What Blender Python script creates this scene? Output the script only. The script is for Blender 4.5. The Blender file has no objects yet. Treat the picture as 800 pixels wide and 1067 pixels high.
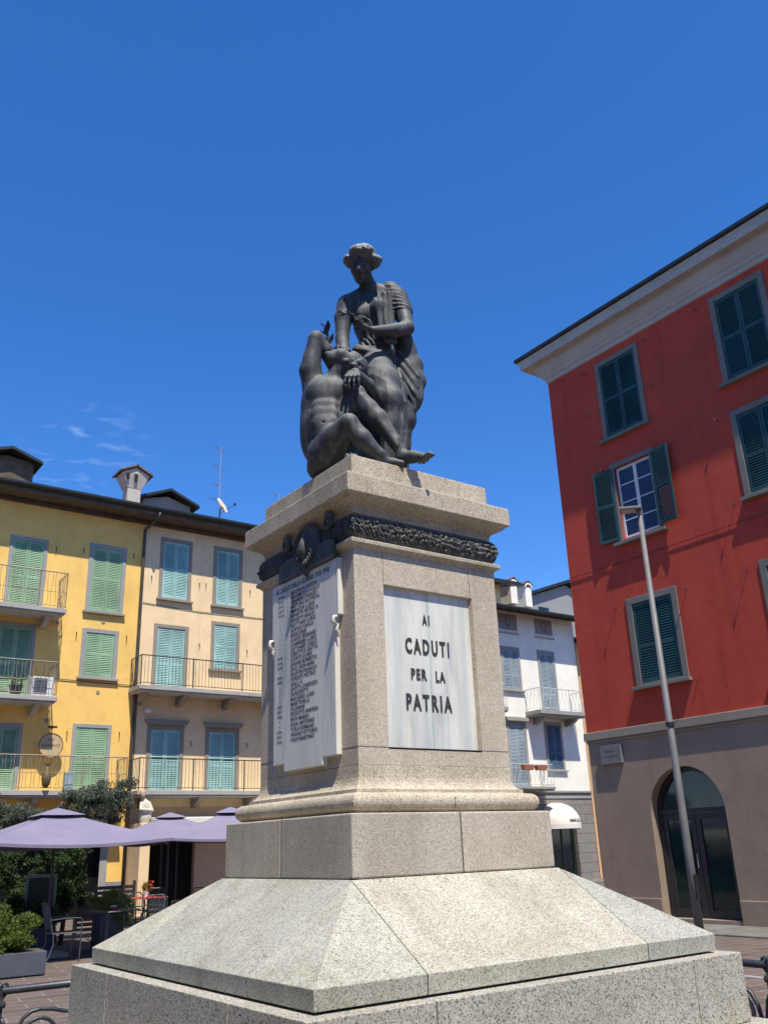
import bpy, bmesh, math, random
import numpy as np
from mathutils import Vector, Matrix, noise

random.seed(7)
R_ = math.radians
SC = bpy.context.scene
COL = SC.collection

# ------------------------------------------------------------------ camera
cam = bpy.data.cameras.new("camera")
cam.sensor_fit = 'HORIZONTAL'
cam.sensor_width = 36.0
cam.lens = 36.0 * 929.8 / 800.0
cam.clip_start = 0.05
cam.clip_end = 2000
camo = bpy.data.objects.new("camera", cam)
COL.objects.link(camo)
RT = Vector((0.81264, -0.58175, -0.03464))
UP = Vector((-0.17788, -0.3042, 0.93585))
FW = Vector((0.55496, 0.75434, 0.3507))
m = Matrix((( RT.x, UP.x, -FW.x, -3.301), (RT.y, UP.y, -FW.y, -4.603), (RT.z, UP.z, -FW.z, 1.6), (0, 0, 0, 1)))
camo.matrix_world = m
SC.camera = camo

# ------------------------------------------------------------------ world + sun
SUN = Vector((-0.130, -0.5, 1.0)).normalized()
W = bpy.data.worlds.new("World")
SC.world = W
W.use_nodes = True
nt = W.node_tree
nt.nodes.clear()
N = nt.nodes.new
out = N('ShaderNodeOutputWorld'); bg = N('ShaderNodeBackground'); sky = N('ShaderNodeTexSky')
sky.sky_type = 'NISHITA'; sky.sun_disc = False
sky.sun_elevation = math.asin(SUN.z)
sky.sun_rotation = math.atan2(SUN.x, SUN.y)
sky.altitude = 1400; sky.air_density = 1.0; sky.dust_density = 0.35; sky.ozone_density = 4.0
bg.inputs['Strength'].default_value = 0.15
# a few thin wisps of cirrus, low over the left houses
tc = N('ShaderNodeTexCoord'); mp = N('ShaderNodeMapping'); mp.inputs['Scale'].default_value = (9, 9, 30)
nz = N('ShaderNodeTexNoise'); nz.inputs['Scale'].default_value = 3.2; nz.inputs['Detail'].default_value = 7; nz.inputs['Distortion'].default_value = 0.6
rp = N('ShaderNodeValToRGB'); rp.color_ramp.elements[0].position = 0.53; rp.color_ramp.elements[1].position = 0.85
dt = N('ShaderNodeVectorMath'); dt.operation = 'DOT_PRODUCT'; dt.inputs[1].default_value = Vector((0.262, 0.880, 0.392)).normalized()
mr = N('ShaderNodeMapRange'); mr.inputs['From Min'].default_value = 0.9972; mr.inputs['From Max'].default_value = 0.9995
mu = N('ShaderNodeMath'); mu.operation = 'MULTIPLY'
mu2 = N('ShaderNodeMath'); mu2.operation = 'MULTIPLY'; mu2.inputs[1].default_value = 0.22
mx = N('ShaderNodeMixRGB'); mx.inputs['Color2'].default_value = (5.2, 6.0, 7.4, 1)
L = nt.links.new
L(tc.outputs['Generated'], mp.inputs['Vector']); L(mp.outputs[0], nz.inputs['Vector']); L(nz.outputs['Fac'], rp.inputs[0])
L(tc.outputs['Generated'], dt.inputs[0]); L(dt.outputs['Value'], mr.inputs['Value'])
L(rp.outputs[0], mu.inputs[0]); L(mr.outputs[0], mu.inputs[1]); L(mu.outputs[0], mu2.inputs[0])
hs = N('ShaderNodeHueSaturation'); hs.inputs['Saturation'].default_value = 1.24; hs.inputs['Value'].default_value = 1.0
tint = N('ShaderNodeMixRGB'); tint.blend_type = 'MULTIPLY'; tint.inputs['Fac'].default_value = 1; tint.inputs['Color2'].default_value = (1.02, 1.0, 1.12, 1)
L(sky.outputs[0], tint.inputs['Color1']); L(tint.outputs[0], hs.inputs['Color']); L(hs.outputs[0], mx.inputs['Color1']); L(mu2.outputs[0], mx.inputs['Fac'])
L(mx.outputs[0], bg.inputs['Color']); L(bg.outputs[0], out.inputs['Surface'])
sl = bpy.data.lights.new("sun", 'SUN'); sl.energy = 4.9; sl.angle = R_(0.53); sl.color = (1.0, 0.93, 0.82)
so = bpy.data.objects.new("sun", sl); COL.objects.link(so)
so.rotation_euler = SUN.to_track_quat('Z', 'Y').to_euler()
SC.view_settings.view_transform = 'Standard'
SC.view_settings.look = 'None'
SC.view_settings.gamma = 1
SC.view_settings.exposure = 0.42
SC.render.film_transparent = False

# ------------------------------------------------------------------ materials
def srgb(r, g, b):
    f = lambda c: ((c / 255.0) / 12.92) if c / 255.0 <= 0.04045 else (((c / 255.0) + 0.055) / 1.055) ** 2.4
    return (f(r), f(g), f(b), 1)

class Mat:
    """small wrapper building a procedural material"""
    def __init__(s, name, rough=0.8, metal=0.0, spec=0.4):
        s.m = bpy.data.materials.new(name); s.m.use_nodes = True
        s.t = s.m.node_tree; s.b = s.t.nodes['Principled BSDF']
        s.b.inputs['Roughness'].default_value = rough; s.b.inputs['Metallic'].default_value = metal
        s.b.inputs['Specular IOR Level'].default_value = spec
        s.g = s.t.nodes.new('ShaderNodeNewGeometry')
        s.h = None
    def n(s, k): return s.t.nodes.new(k)
    def l(s, a, b): s.t.links.new(a, b)
    def pos(s, scale=(1, 1, 1), rot=(0, 0, 0)):
        mp = s.n('ShaderNodeMapping'); mp.inputs['Scale'].default_value = scale; mp.inputs['Rotation'].default_value = rot
        s.l(s.g.outputs['Position'], mp.inputs['Vector']); return mp.outputs[0]
    def noise(s, scale, detail=5, rough=0.6, vec=None, dist=0.0):
        n = s.n('ShaderNodeTexNoise'); n.inputs['Scale'].default_value = scale; n.inputs['Detail'].default_value = detail
        n.inputs['Roughness'].default_value = rough; n.inputs['Distortion'].default_value = dist
        s.l(vec if vec else s.pos(), n.inputs['Vector']); return n.outputs['Fac']
    def ramp(s, fac, stops):
        r = s.n('ShaderNodeValToRGB'); cr = r.color_ramp
        while len(cr.elements) < len(stops): cr.elements.new(0.5)
        for e, (p, c) in zip(cr.elements, stops):
            e.position = p; e.color = c if len(c) == 4 else (*c, 1)
        s.l(fac, r.inputs[0]); return r.outputs[0]
    def mix(s, fac, a, b, mode='MIX'):
        x = s.n('ShaderNodeMixRGB'); x.blend_type = mode
        for i, v in ((0, fac), (1, a), (2, b)):
            if hasattr(v, 'is_output'): s.l(v, x.inputs[i])
            else: x.inputs[i].default_value = v if i == 0 else (v if len(v) == 4 else (*v, 1))
        return x.outputs[0]
    def color(s, c):
        if hasattr(c, 'is_output'): s.l(c, s.b.inputs['Base Color'])
        else: s.b.inputs['Base Color'].default_value = c
        return s
    def bump(s, h, strength=0.3, dist=0.01):
        b = s.n('ShaderNodeBump'); b.inputs['Strength'].default_value = strength; b.inputs['Distance'].default_value = dist
        s.l(h, b.inputs['Height'])
        if s.h is not None: s.l(s.h, b.inputs['Normal'])
        s.l(b.outputs[0], s.b.inputs['Normal']); s.h = b.outputs[0]; return s

G = lambda v: (v, v, v, 1)

def plain(name, c, rough=0.7, metal=0.0, var=0.12, scale=6.0, bump=0.0, spec=0.4):
    M = Mat(name, rough, metal, spec)
    f = M.noise(scale, 6, 0.65)
    lo = tuple(x * (1 - var) for x in c[:3]); hi = tuple(min(1, x * (1 + var)) for x in c[:3])
    M.color(M.ramp(f, [(0.3, lo), (0.7, hi)]))
    if bump: M.bump(M.noise(scale * 12, 4), bump, 0.004)
    return M.m

def granite(name, base, pink, dark, scale=230, contrast=1.0, stain=(0.5, 0.47, 0.38), stain_amt=0.35, bump=0.35, lich=0.0):
    M = Mat(name, 0.78, 0, 0.35)
    v = M.n('ShaderNodeTexVoronoi'); v.inputs['Scale'].default_value = scale; M.l(M.pos(), v.inputs['Vector'])
    sp = M.n('ShaderNodeSeparateColor'); M.l(v.outputs['Color'], sp.inputs[0])
    grain = M.ramp(sp.outputs[0], [(0.0, dark), (0.14, tuple(0.5 * (a + b) for a, b in zip(dark, base))), (0.3, base), (0.62, pink), (0.93, tuple(min(1, x * 1.35) for x in base[:3]))])
    f2 = M.noise(scale * 0.35, 4, 0.75)
    c = M.mix(M.ramp(f2, [(0.4, G(0)), (0.68, G(0.55))]), grain, tuple(x * 0.62 for x in base[:3]))
    big = M.noise(2.6, 8, 0.68, M.pos((1, 1, 0.6)), 0.4)
    c = M.mix(M.ramp(big, [(0.42, G(0)), (0.72, G(stain_amt))]), c, stain, 'MULTIPLY')
    st = M.noise(7.0, 6, 0.7, M.pos((1, 1, 0.12)), 0.2)
    c = M.mix(M.ramp(st, [(0.52, G(0)), (0.75, G(stain_amt * 0.7))]), c, (0.55, 0.52, 0.48), 'MULTIPLY')
    if lich:
        ll = M.noise(5.5, 9, 0.75, None, 0.8)
        c = M.mix(M.ramp(ll, [(0.58, G(0)), (0.72, G(lich))]), c, (0.42, 0.33, 0.14))
    oi = M.n('ShaderNodeObjectInfo')
    c = M.mix(1.0, c, M.ramp(oi.outputs['Random'], [(0.0, (0.86, 0.87, 0.88)), (0.5, (0.97, 0.96, 0.94)), (1.0, (1.0, 0.98, 0.93))]), 'MULTIPLY')
    M.color(c)
    M.bump(f2, bump, 0.004); M.bump(sp.outputs[1], bump * 0.6, 0.0025)
    return M.m

M = {}
M['granite_slab'] = granite('granite_slab', (0.42, 0.415, 0.355), (0.53, 0.52, 0.44), (0.10, 0.095, 0.085), 215, stain_amt=0.6, lich=0.40)
M['granite_base'] = granite('granite_base', (0.40, 0.385, 0.33), (0.53, 0.51, 0.44), (0.035, 0.035, 0.035), 165, stain_amt=0.4, lich=0.2, bump=0.7)
M['granite_pink'] = granite('granite_pink', (0.50, 0.45, 0.37), (0.61, 0.54, 0.44), (0.20, 0.18, 0.155), 290, stain_amt=0.45, bump=0.4)
M['granite_warm'] = granite('granite_warm', (0.50, 0.45, 0.36), (0.60, 0.535, 0.42), (0.15, 0.13, 0.10), 210, stain_amt=0.55, lich=0.22)
M['mortar'] = plain('mortar', (0.085, 0.08, 0.07, 1), 0.95, var=0.3, scale=30)

def marble():
    m_ = Mat('marble', 0.5)
    v = m_.noise(3.0, 8, 0.6, m_.pos((2.6, 2.6, 0.35)), 0.8)
    c = m_.ramp(v, [(0.30, (0.42, 0.45, 0.43)), (0.47, (0.62, 0.62, 0.57)), (0.62, (0.70, 0.69, 0.62)), (0.8, (0.58, 0.57, 0.51))])
    w = m_.n('ShaderNodeTexWave'); w.bands_direction = 'X'; w.inputs['Scale'].default_value = 0.62; w.inputs['Distortion'].default_value = 1.6; w.inputs['Detail'].default_value = 4
    m_.l(m_.pos((1, 1, 0.35)), w.inputs['Vector'])
    c = m_.mix(m_.ramp(w.outputs['Fac'], [(0.93, G(0)), (1.0, G(0.4))]), c, (0.36, 0.43, 0.42))
    c = m_.mix(m_.ramp(m_.noise(9, 6, 0.7, m_.pos((3, 3, .25))), [(0.5, G(0)), (0.75, G(0.5))]), c, (0.55, 0.55, 0.48), 'MULTIPLY')
    m_.color(c); m_.bump(m_.noise(60, 4), 0.08, 0.002)
    return m_.m
M['marble'] = marble()
def marble_seam():
    mm = marble(); mm.name = 'marble_with_seam'; t = mm.node_tree; b = t.nodes['Principled BSDF']; src = b.inputs['Base Color'].links[0].from_socket
    g_ = t.nodes.new('ShaderNodeNewGeometry'); sx = t.nodes.new('ShaderNodeSeparateXYZ'); t.links.new(g_.outputs['Position'], sx.inputs[0])
    nn = t.nodes.new('ShaderNodeTexNoise'); nn.inputs['Scale'].default_value = 5; nn.inputs['Detail'].default_value = 5; t.links.new(g_.outputs['Position'], nn.inputs['Vector'])
    def math_(op, a, c):
        x = t.nodes.new('ShaderNodeMath'); x.operation = op
        for i, v in ((0, a), (1, c)):
            if hasattr(v, 'is_output'): t.links.new(v, x.inputs[i])
            else: x.inputs[i].default_value = v
        return x.outputs[0]
    out_ = src
    for x0, wd, amp, colr, wob in ((0.004, 0.010, .85, (0.20, 0.30, 0.29, 1), .02), (0.0, 0.055, .45, (0.40, 0.47, 0.45, 1), .05), (-.19, .03, .25, (0.50, 0.46, 0.34, 1), .05), (.21, .035, .3, (0.48, 0.47, 0.38, 1), .05)):
        d = math_('ABSOLUTE', math_('SUBTRACT', math_('ADD', sx.outputs[0], math_('MULTIPLY', math_('SUBTRACT', nn.outputs['Fac'], .5), wob)), x0), 0)
        f = math_('MAXIMUM', math_('SUBTRACT', 1.0, math_('DIVIDE', d, wd)), 0.0)
        f = math_('MULTIPLY', math_('MULTIPLY', f, nn.outputs['Fac']), amp * 1.7)
        mx_ = t.nodes.new('ShaderNodeMixRGB'); t.links.new(f, mx_.inputs[0]); t.links.new(out_, mx_.inputs[1]); mx_.inputs[2].default_value = colr; out_ = mx_.outputs[0]
    t.links.new(out_, b.inputs['Base Color']); return mm
M['marble_seam'] = marble_seam()
M['lead'] = plain('lead_letter', (0.045, 0.045, 0.045, 1), 0.6, 0.2, 0.3, 25)
M['lead_worn'] = plain('lead_letter_worn', (0.09, 0.095, 0.10, 1), 0.7, 0.1, 0.4, 20)

def bronze(name, lo, hi, sc=5.0, up_amt=0.62, up_col=(0.24, 0.26, 0.235), cloth=False):
    m_ = Mat(name, 0.6, 0.15, 0.35)
    f = m_.noise(sc, 8, 0.7, m_.pos((1, 1, 0.45)), 0.5)
    c = m_.ramp(f, [(0.25, lo), (0.5, tuple(0.5 * (a + b) for a, b in zip(lo, hi))), (0.75, hi)])
    s = m_.noise(16, 6, 0.7, m_.pos((1, 1, 0.14)))
    c = m_.mix(m_.ramp(s, [(0.50, G(0)), (0.72, G(0.55))]), c, (0.20, 0.20, 0.18))
    c = m_.mix(m_.ramp(m_.noise(4.2, 5, 0.6, m_.pos((1, 1, .7), (1, 2, 3))), [(0.50, G(0)), (0.75, G(0.4))]), c, (0.085, 0.070, 0.058))
    # verdigris and dust on upward faces, made paler to paint light against shade
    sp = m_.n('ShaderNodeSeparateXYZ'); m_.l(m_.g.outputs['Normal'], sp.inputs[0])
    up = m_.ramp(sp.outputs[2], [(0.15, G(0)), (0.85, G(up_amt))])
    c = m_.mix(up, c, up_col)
    m_.color(c)
    if cloth: m_.bump(m_.noise(9, 3, 0.6, m_.pos((2.2, 2.2, .35)), .4), 0.35, 0.02)
    m_.bump(m_.noise(45, 5, 0.7), 0.4, 0.006)
    r = m_.ramp(m_.noise(12, 4), [(0.3, G(0.50)), (0.7, G(0.75))]); m_.l(r, m_.b.inputs['Roughness'])
    return m_.m
M['bronze'] = bronze('bronze_patina', (0.030, 0.034, 0.040), (0.075, 0.081, 0.088))
M['bronze_pale'] = bronze('bronze_lit_patina', (0.06, 0.07, 0.068), (0.15, 0.17, 0.16), up_amt=1.0, up_col=(0.36, 0.42, 0.39))  # hair: pale verdigris, with the sunlit top put into the colour
M['bronze_cloth'] = bronze('bronze_cloth', (0.030, 0.034, 0.040), (0.075, 0.081, 0.088), cloth=True)
M['bronze_dark'] = bronze('bronze_dark', (0.034, 0.038, 0.040), (0.085, 0.092, 0.088), 9, .5)

def plaster(name, c, dirt=0.35, stain=(0.6, 0.55, 0.5), streak=0.25, bump=0.25):
    m_ = Mat(name, 0.9, 0, 0.2)
    f = m_.noise(1.1, 9, 0.62, None, 0.3)
    a = tuple(x * (1 - 0.14) for x in c[:3]); b = tuple(min(1, x * 1.08) for x in c[:3])
    col = m_.ramp(f, [(0.3, a), (0.6, c), (0.8, b)])
    g = m_.noise(6, 8, 0.7)
    col = m_.mix(m_.ramp(g, [(0.5, G(0)), (0.8, G(dirt))]), col, stain, 'MULTIPLY')
    s = m_.noise(3.5, 7, 0.65, m_.pos((1, 1, 0.07)))
    col = m_.mix(m_.ramp(s, [(0.52, G(0)), (0.76, G(streak))]), col, (0.6, 0.58, 0.56), 'MULTIPLY')
    m_.color(col); m_.bump(m_.noise(30, 7, 0.7), bump, 0.006); m_.bump(m_.noise(3.0, 4), bump * 0.8, 0.02)
    return m_.m
M['yellow'] = plaster('yellow_plaster', (0.90, 0.575, 0.165))
M['cream'] = plaster('cream_plaster', (0.86, 0.645, 0.37))
M['porch_beige'] = plaster('beige_plaster', (0.62, 0.46, 0.28))
M['white_wall'] = plaster('white_plaster', (0.88, 0.85, 0.73), 0.15, (0.75, 0.73, 0.7), 0.15)
M['red'] = plaster('red_plaster', (0.50, 0.074, 0.046), 0.55, (0.72, 0.62, 0.62), 0.45)
M['taupe'] = plaster('taupe_plaster', (0.32, 0.245, 0.18), 0.5, (0.75, 0.68, 0.62), 0.35)
M['trim_grey'] = plaster('grey_stone_trim', (0.33, 0.33, 0.30), 0.4, (0.7, 0.7, 0.65), 0.2)
M['trim_brown'] = plaster('grey_brown_trim', (0.30, 0.265, 0.215), 0.4, (0.7, 0.65, 0.6), 0.2)
M['trim_dark'] = plaster('dark_stone_trim', (0.20, 0.19, 0.165), 0.4, (0.7, 0.7, 0.65), 0.2)
M['cornice_white'] = plaster('cornice_white', (0.43, 0.42, 0.40), 0.2, (0.75, 0.72, 0.7), 0.15, 0.1)
M['orange_wall'] = plaster('orange_plaster', (0.72, 0.42, 0.22))
M['grey_wall'] = plaster('grey_plaster', (0.30, 0.30, 0.29))
M['concrete'] = plaster('balcony_stone', (0.42, 0.40, 0.36), 0.5, (0.6, 0.58, 0.55), 0.4)
M['sh_green'] = plain('shutter_green', (0.235, 0.38, 0.22, 1), 0.6, var=0.30, scale=0.9)
M['sh_aqua'] = plain('shutter_aqua', (0.29, 0.48, 0.425, 1), 0.6, var=0.30, scale=0.9)
M['sh_grey'] = plain('shutter_greyblue', (0.27, 0.33, 0.36, 1), 0.65, var=0.30, scale=0.9)
M['sh_blue'] = plain('shutter_darkblue', (0.075, 0.115, 0.17, 1), 0.6, var=0.30, scale=0.9)
M['sh_teal'] = plain('shutter_teal', (0.016, 0.062, 0.062, 1), 0.5, var=0.30, scale=0.9)
M['iron'] = plain('wrought_iron', (0.07, 0.065, 0.058, 1), 0.5, 0.5, 0.3, 12)
M['iron_fence'] = plain('painted_fence_iron', (0.05, 0.058, 0.065, 1), 0.42, 0.35, 0.3, 14, 0.1)
M['iron_pale'] = plain('pale_iron', (0.50, 0.51, 0.50, 1), 0.6, 0.1, 0.2, 12)
M['iron_tan'] = plain('tan_iron', (0.30, 0.26, 0.19, 1), 0.6, 0.1, 0.2, 12)
M['gutter'] = plain('gutter_metal', (0.030, 0.036, 0.036, 1), 0.5, 0.4, 0.3, 3)
M['pipe'] = plain('downpipe_copper', (0.085, 0.075, 0.06, 1), 0.55, 0.4, 0.3, 3)
M['pipe_pale'] = plain('downpipe_pale', (0.42, 0.36, 0.28, 1), 0.6, 0.0, 0.2, 3)
M['wood'] = plain('eave_wood', (0.10, 0.075, 0.052, 1), 0.8, 0, 0.35, 4)
M['white_wood'] = plain('white_painted_wood', (0.70, 0.70, 0.67, 1), 0.5, 0, 0.08, 6)
M['frame_dark'] = plain('dark_door_frame', (0.040, 0.036, 0.036, 1), 0.4, 0.2, 0.2, 6)
M['steel'] = plain('painted_grey_pole', (0.16, 0.16, 0.158, 1), 0.6, 0.15, 0.15, 5)
M['lens'] = plain('lamp_lens', (0.55, 0.50, 0.36, 1), 0.3, 0, 0.1, 20)
M['dark_room'] = plain('dark_interior', (0.02, 0.02, 0.02, 1), 0.95, 0, 0.2, 2)
M['curtain'] = plain('curtain', (0.55, 0.57, 0.62, 1), 0.9, 0, 0.1, 5)
M['awning'] = plain('awning_canvas', (0.72, 0.69, 0.60, 1), 0.85, 0, 0.06, 5)
M['sign_grey'] = plain('sign_stone', (0.16, 0.17, 0.165, 1), 0.6, 0, 0.15, 12)
M['sign_ink'] = plain('sign_ink', (0.06, 0.07, 0.08, 1), 0.7)
M['sign_tan'] = plain('sign_tan', (0.50, 0.38, 0.20, 1), 0.7)
M['ornament'] = plain('ornament_brown', (0.13, 0.095, 0.04, 1), 0.6)
M['sign_red'] = plain('sign_redbrown', (0.22, 0.06, 0.045, 1), 0.7)
M['chair_metal'] = plain('chair_metal', (0.10, 0.11, 0.115, 1), 0.45, 0.5, 0.2, 10)
M['cloth_red'] = plain('red_placemat', (0.45, 0.05, 0.04, 1), 0.8)
M['flower'] = plain('flower_red', (0.55, 0.07, 0.03, 1), 0.7)
M['planter'] = plain('planter_slate', (0.075, 0.082, 0.105, 1), 0.6, 0, 0.12, 4)
M['terracotta'] = plain('terracotta', (0.42, 0.15, 0.08, 1), 0.8, 0, 0.2, 10)
M['teal_frame'] = plain('teal_frame', (0.22, 0.36, 0.36, 1), 0.6)
M['board'] = plain('chalkboard', (0.05, 0.07, 0.075, 1), 0.7)
M['paper'] = plain('paper', (0.7, 0.7, 0.66, 1), 0.8)
M['cream_stone'] = plain('cream_plaster_figure', (0.62, 0.56, 0.45, 1), 0.8, 0, 0.15, 10)
M['tan_stone'] = plain('tan_plaster_head', (0.45, 0.30, 0.19, 1), 0.8, 0, 0.15, 10)
M['bark'] = plain('bark', (0.10, 0.085, 0.065, 1), 0.95, 0, 0.35, 20, 0.6)
M['dish'] = plain('dish', (0.62, 0.56, 0.48, 1), 0.6)
M['dish_mark'] = plain('dish_mark', (0.55, 0.12, 0.04, 1), 0.6)
M['alu'] = plain('aluminium', (0.5, 0.5, 0.5, 1), 0.4, 0.8)
M['stem_stone'] = plaster('chimney_render', (0.50, 0.45, 0.38))
M['plinth_grey'] = plaster('grey_plinth', (0.26, 0.26, 0.27))
M['granite_kerb'] = granite('granite_kerb', (0.36, 0.35, 0.32), (0.42, 0.40, 0.36), (0.12, 0.12, 0.12), 60)

def canvas():
    m_ = Mat('lilac_canvas', 0.85, 0, 0.2)
    f = m_.noise(2.0, 5); c = m_.ramp(f, [(0.3, (0.225, 0.205, 0.285)), (0.7, (0.265, 0.24, 0.325))])
    m_.color(c)
    tr = m_.n('ShaderNodeBsdfTranslucent'); tr.inputs['Color'].default_value = (0.20, 0.17, 0.32, 1)
    mxs = m_.n('ShaderNodeMixShader'); mxs.inputs[0].default_value = 0.12
    o = m_.t.nodes['Material Output']; m_.l(m_.b.outputs[0], mxs.inputs[1]); m_.l(tr.outputs[0], mxs.inputs[2]); m_.l(mxs.outputs[0], o.inputs[0])
    m_.bump(m_.noise(4, 3), 0.3, 0.03)
    return m_.m
M['canvas'] = canvas()

def rooftile():
    m_ = Mat('roof_tiles', 0.9)
    f = m_.noise(5, 6, 0.7)
    m_.color(m_.ramp(f, [(0.3, (0.09, 0.055, 0.04)), (0.55, (0.17, 0.10, 0.07)), (0.75, (0.25, 0.16, 0.11))]))
    m_.bump(m_.noise(20, 4), 0.4, 0.02)
    return m_.m
M['tiles'] = rooftile()

def rustic():
    m_ = Mat('rusticated_stone', 0.9)
    b = m_.n('ShaderNodeTexBrick'); b.inputs['Scale'].default_value = 1.0
    b.inputs['Color1'].default_value = (0.25, 0.23, 0.20, 1); b.inputs['Color2'].default_value = (0.22, 0.20, 0.175, 1); b.inputs['Mortar'].default_value = (0.11, 0.10, 0.09, 1)
    b.inputs['Mortar Size'].default_value = 0.012; b.inputs['Brick Width'].default_value = 1.1; b.inputs['Row Height'].default_value = 0.36
    m_.l(m_.pos((1, 1, 1), (R_(90), 0, 0)), b.inputs['Vector'])
    g = m_.noise(5, 7, 0.7)
    m_.color(m_.mix(m_.ramp(g, [(0.45, G(0)), (0.75, G(0.5))]), b.outputs['Color'], (0.6, 0.6, 0.55), 'MULTIPLY'))
    m_.bump(b.outputs['Fac'], -0.5, 0.02)
    return m_.m
M['rustic'] = rustic()

def glass(name, c=(0.012, 0.03, 0.026, 1)):
    m_ = Mat(name, 0.06, 0, 0.45); f = m_.noise(0.9, 4)
    m_.color(m_.ramp(f, [(0.35, tuple(x * 0.6 for x in c[:3])), (0.7, tuple(x * 1.6 for x in c[:3]))]))
    m_.bump(m_.noise(1.3, 2), 0.02, 0.05)
    return m_.m
M['glass'] = glass('window_glass'); M['glass_dark'] = plain('shaded_glass', (0.008, 0.010, 0.010, 1), 0.25, 0, 0.3, 2, 0, 0.12); M['glass_blue'] = glass('window_glass_blue', (0.02, 0.028, 0.06, 1))  # glass_dark: shade of the café front put into the pane colour

def paving(name, c1, c2, mort, bw, rh, rot, off=0.5):
    m_ = Mat(name, 0.85)
    v = m_.pos((1, 1, 1), (0, 0, rot))
    b = m_.n('ShaderNodeTexBrick'); b.inputs['Scale'].default_value = 1.0; b.offset = off
    b.inputs['Color1'].default_value = (*c1, 1); b.inputs['Color2'].default_value = (*c2, 1); b.inputs['Mortar'].default_value = (*mort, 1)
    b.inputs['Mortar Size'].default_value = 0.012; b.inputs['Brick Width'].default_value = bw; b.inputs['Row Height'].default_value = rh
    b.inputs['Bias'].default_value = -0.1
    m_.l(v, b.inputs['Vector'])
    g = m_.noise(3, 9, 0.7); h = m_.noise(0.35, 5, 0.6)
    c = m_.mix(m_.ramp(g, [(0.4, G(0)), (0.72, G(0.7))]), b.outputs['Color'], (0.62, 0.60, 0.58), 'MULTIPLY')
    c = m_.mix(m_.ramp(h, [(0.4, G(0)), (0.7, G(0.5))]), c, (0.72, 0.74, 0.74), 'MULTIPLY')
    m_.color(c); m_.bump(b.outputs['Fac'], -0.4, 0.01); m_.bump(m_.noise(25, 6, 0.7), 0.35, 0.008)
    return m_.m
M['porphyry'] = paving('porphyry_paving', (0.165, 0.118, 0.096), (0.105, 0.085, 0.074), (0.23, 0.20, 0.17), 0.62, 0.30, R_(8))
M['kerbstone'] = paving('grey_pavement', (0.20, 0.19, 0.17), (0.165, 0.16, 0.145), (0.11, 0.11, 0.10), 1.2, 0.6, 0)

def leaf(name, a, b, trans=0.35):
    m_ = Mat(name, 0.55, 0, 0.4)
    oi = m_.noise(14, 3, 0.6); big = m_.noise(3.0, 3)
    c = m_.mix(big, m_.ramp(oi, [(0.3, a), (0.7, b)]), tuple(0.5 * (x + y) for x, y in zip(a, b)))
    m_.color(c)
    tr = m_.n('ShaderNodeBsdfTranslucent'); tr.inputs['Color'].default_value = (*[min(1, x * 1.6) for x in b], 1)
    mxs = m_.n('ShaderNodeMixShader'); mxs.inputs[0].default_value = trans
    o = m_.t.nodes['Material Output']; m_.l(m_.b.outputs[0], mxs.inputs[1]); m_.l(tr.outputs[0], mxs.inputs[2]); m_.l(mxs.outputs[0], o.inputs[0])
    return m_.m
M['leaf_olive'] = leaf('olive_leaves', (0.06, 0.085, 0.05), (0.13, 0.155, 0.105), 0.15)
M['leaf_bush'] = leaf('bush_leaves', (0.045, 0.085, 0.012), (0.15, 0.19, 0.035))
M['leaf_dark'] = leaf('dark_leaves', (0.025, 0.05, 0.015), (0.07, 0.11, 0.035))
M['leaf_lime'] = leaf('variegated_leaves', (0.10, 0.14, 0.03), (0.30, 0.33, 0.12))

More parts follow.
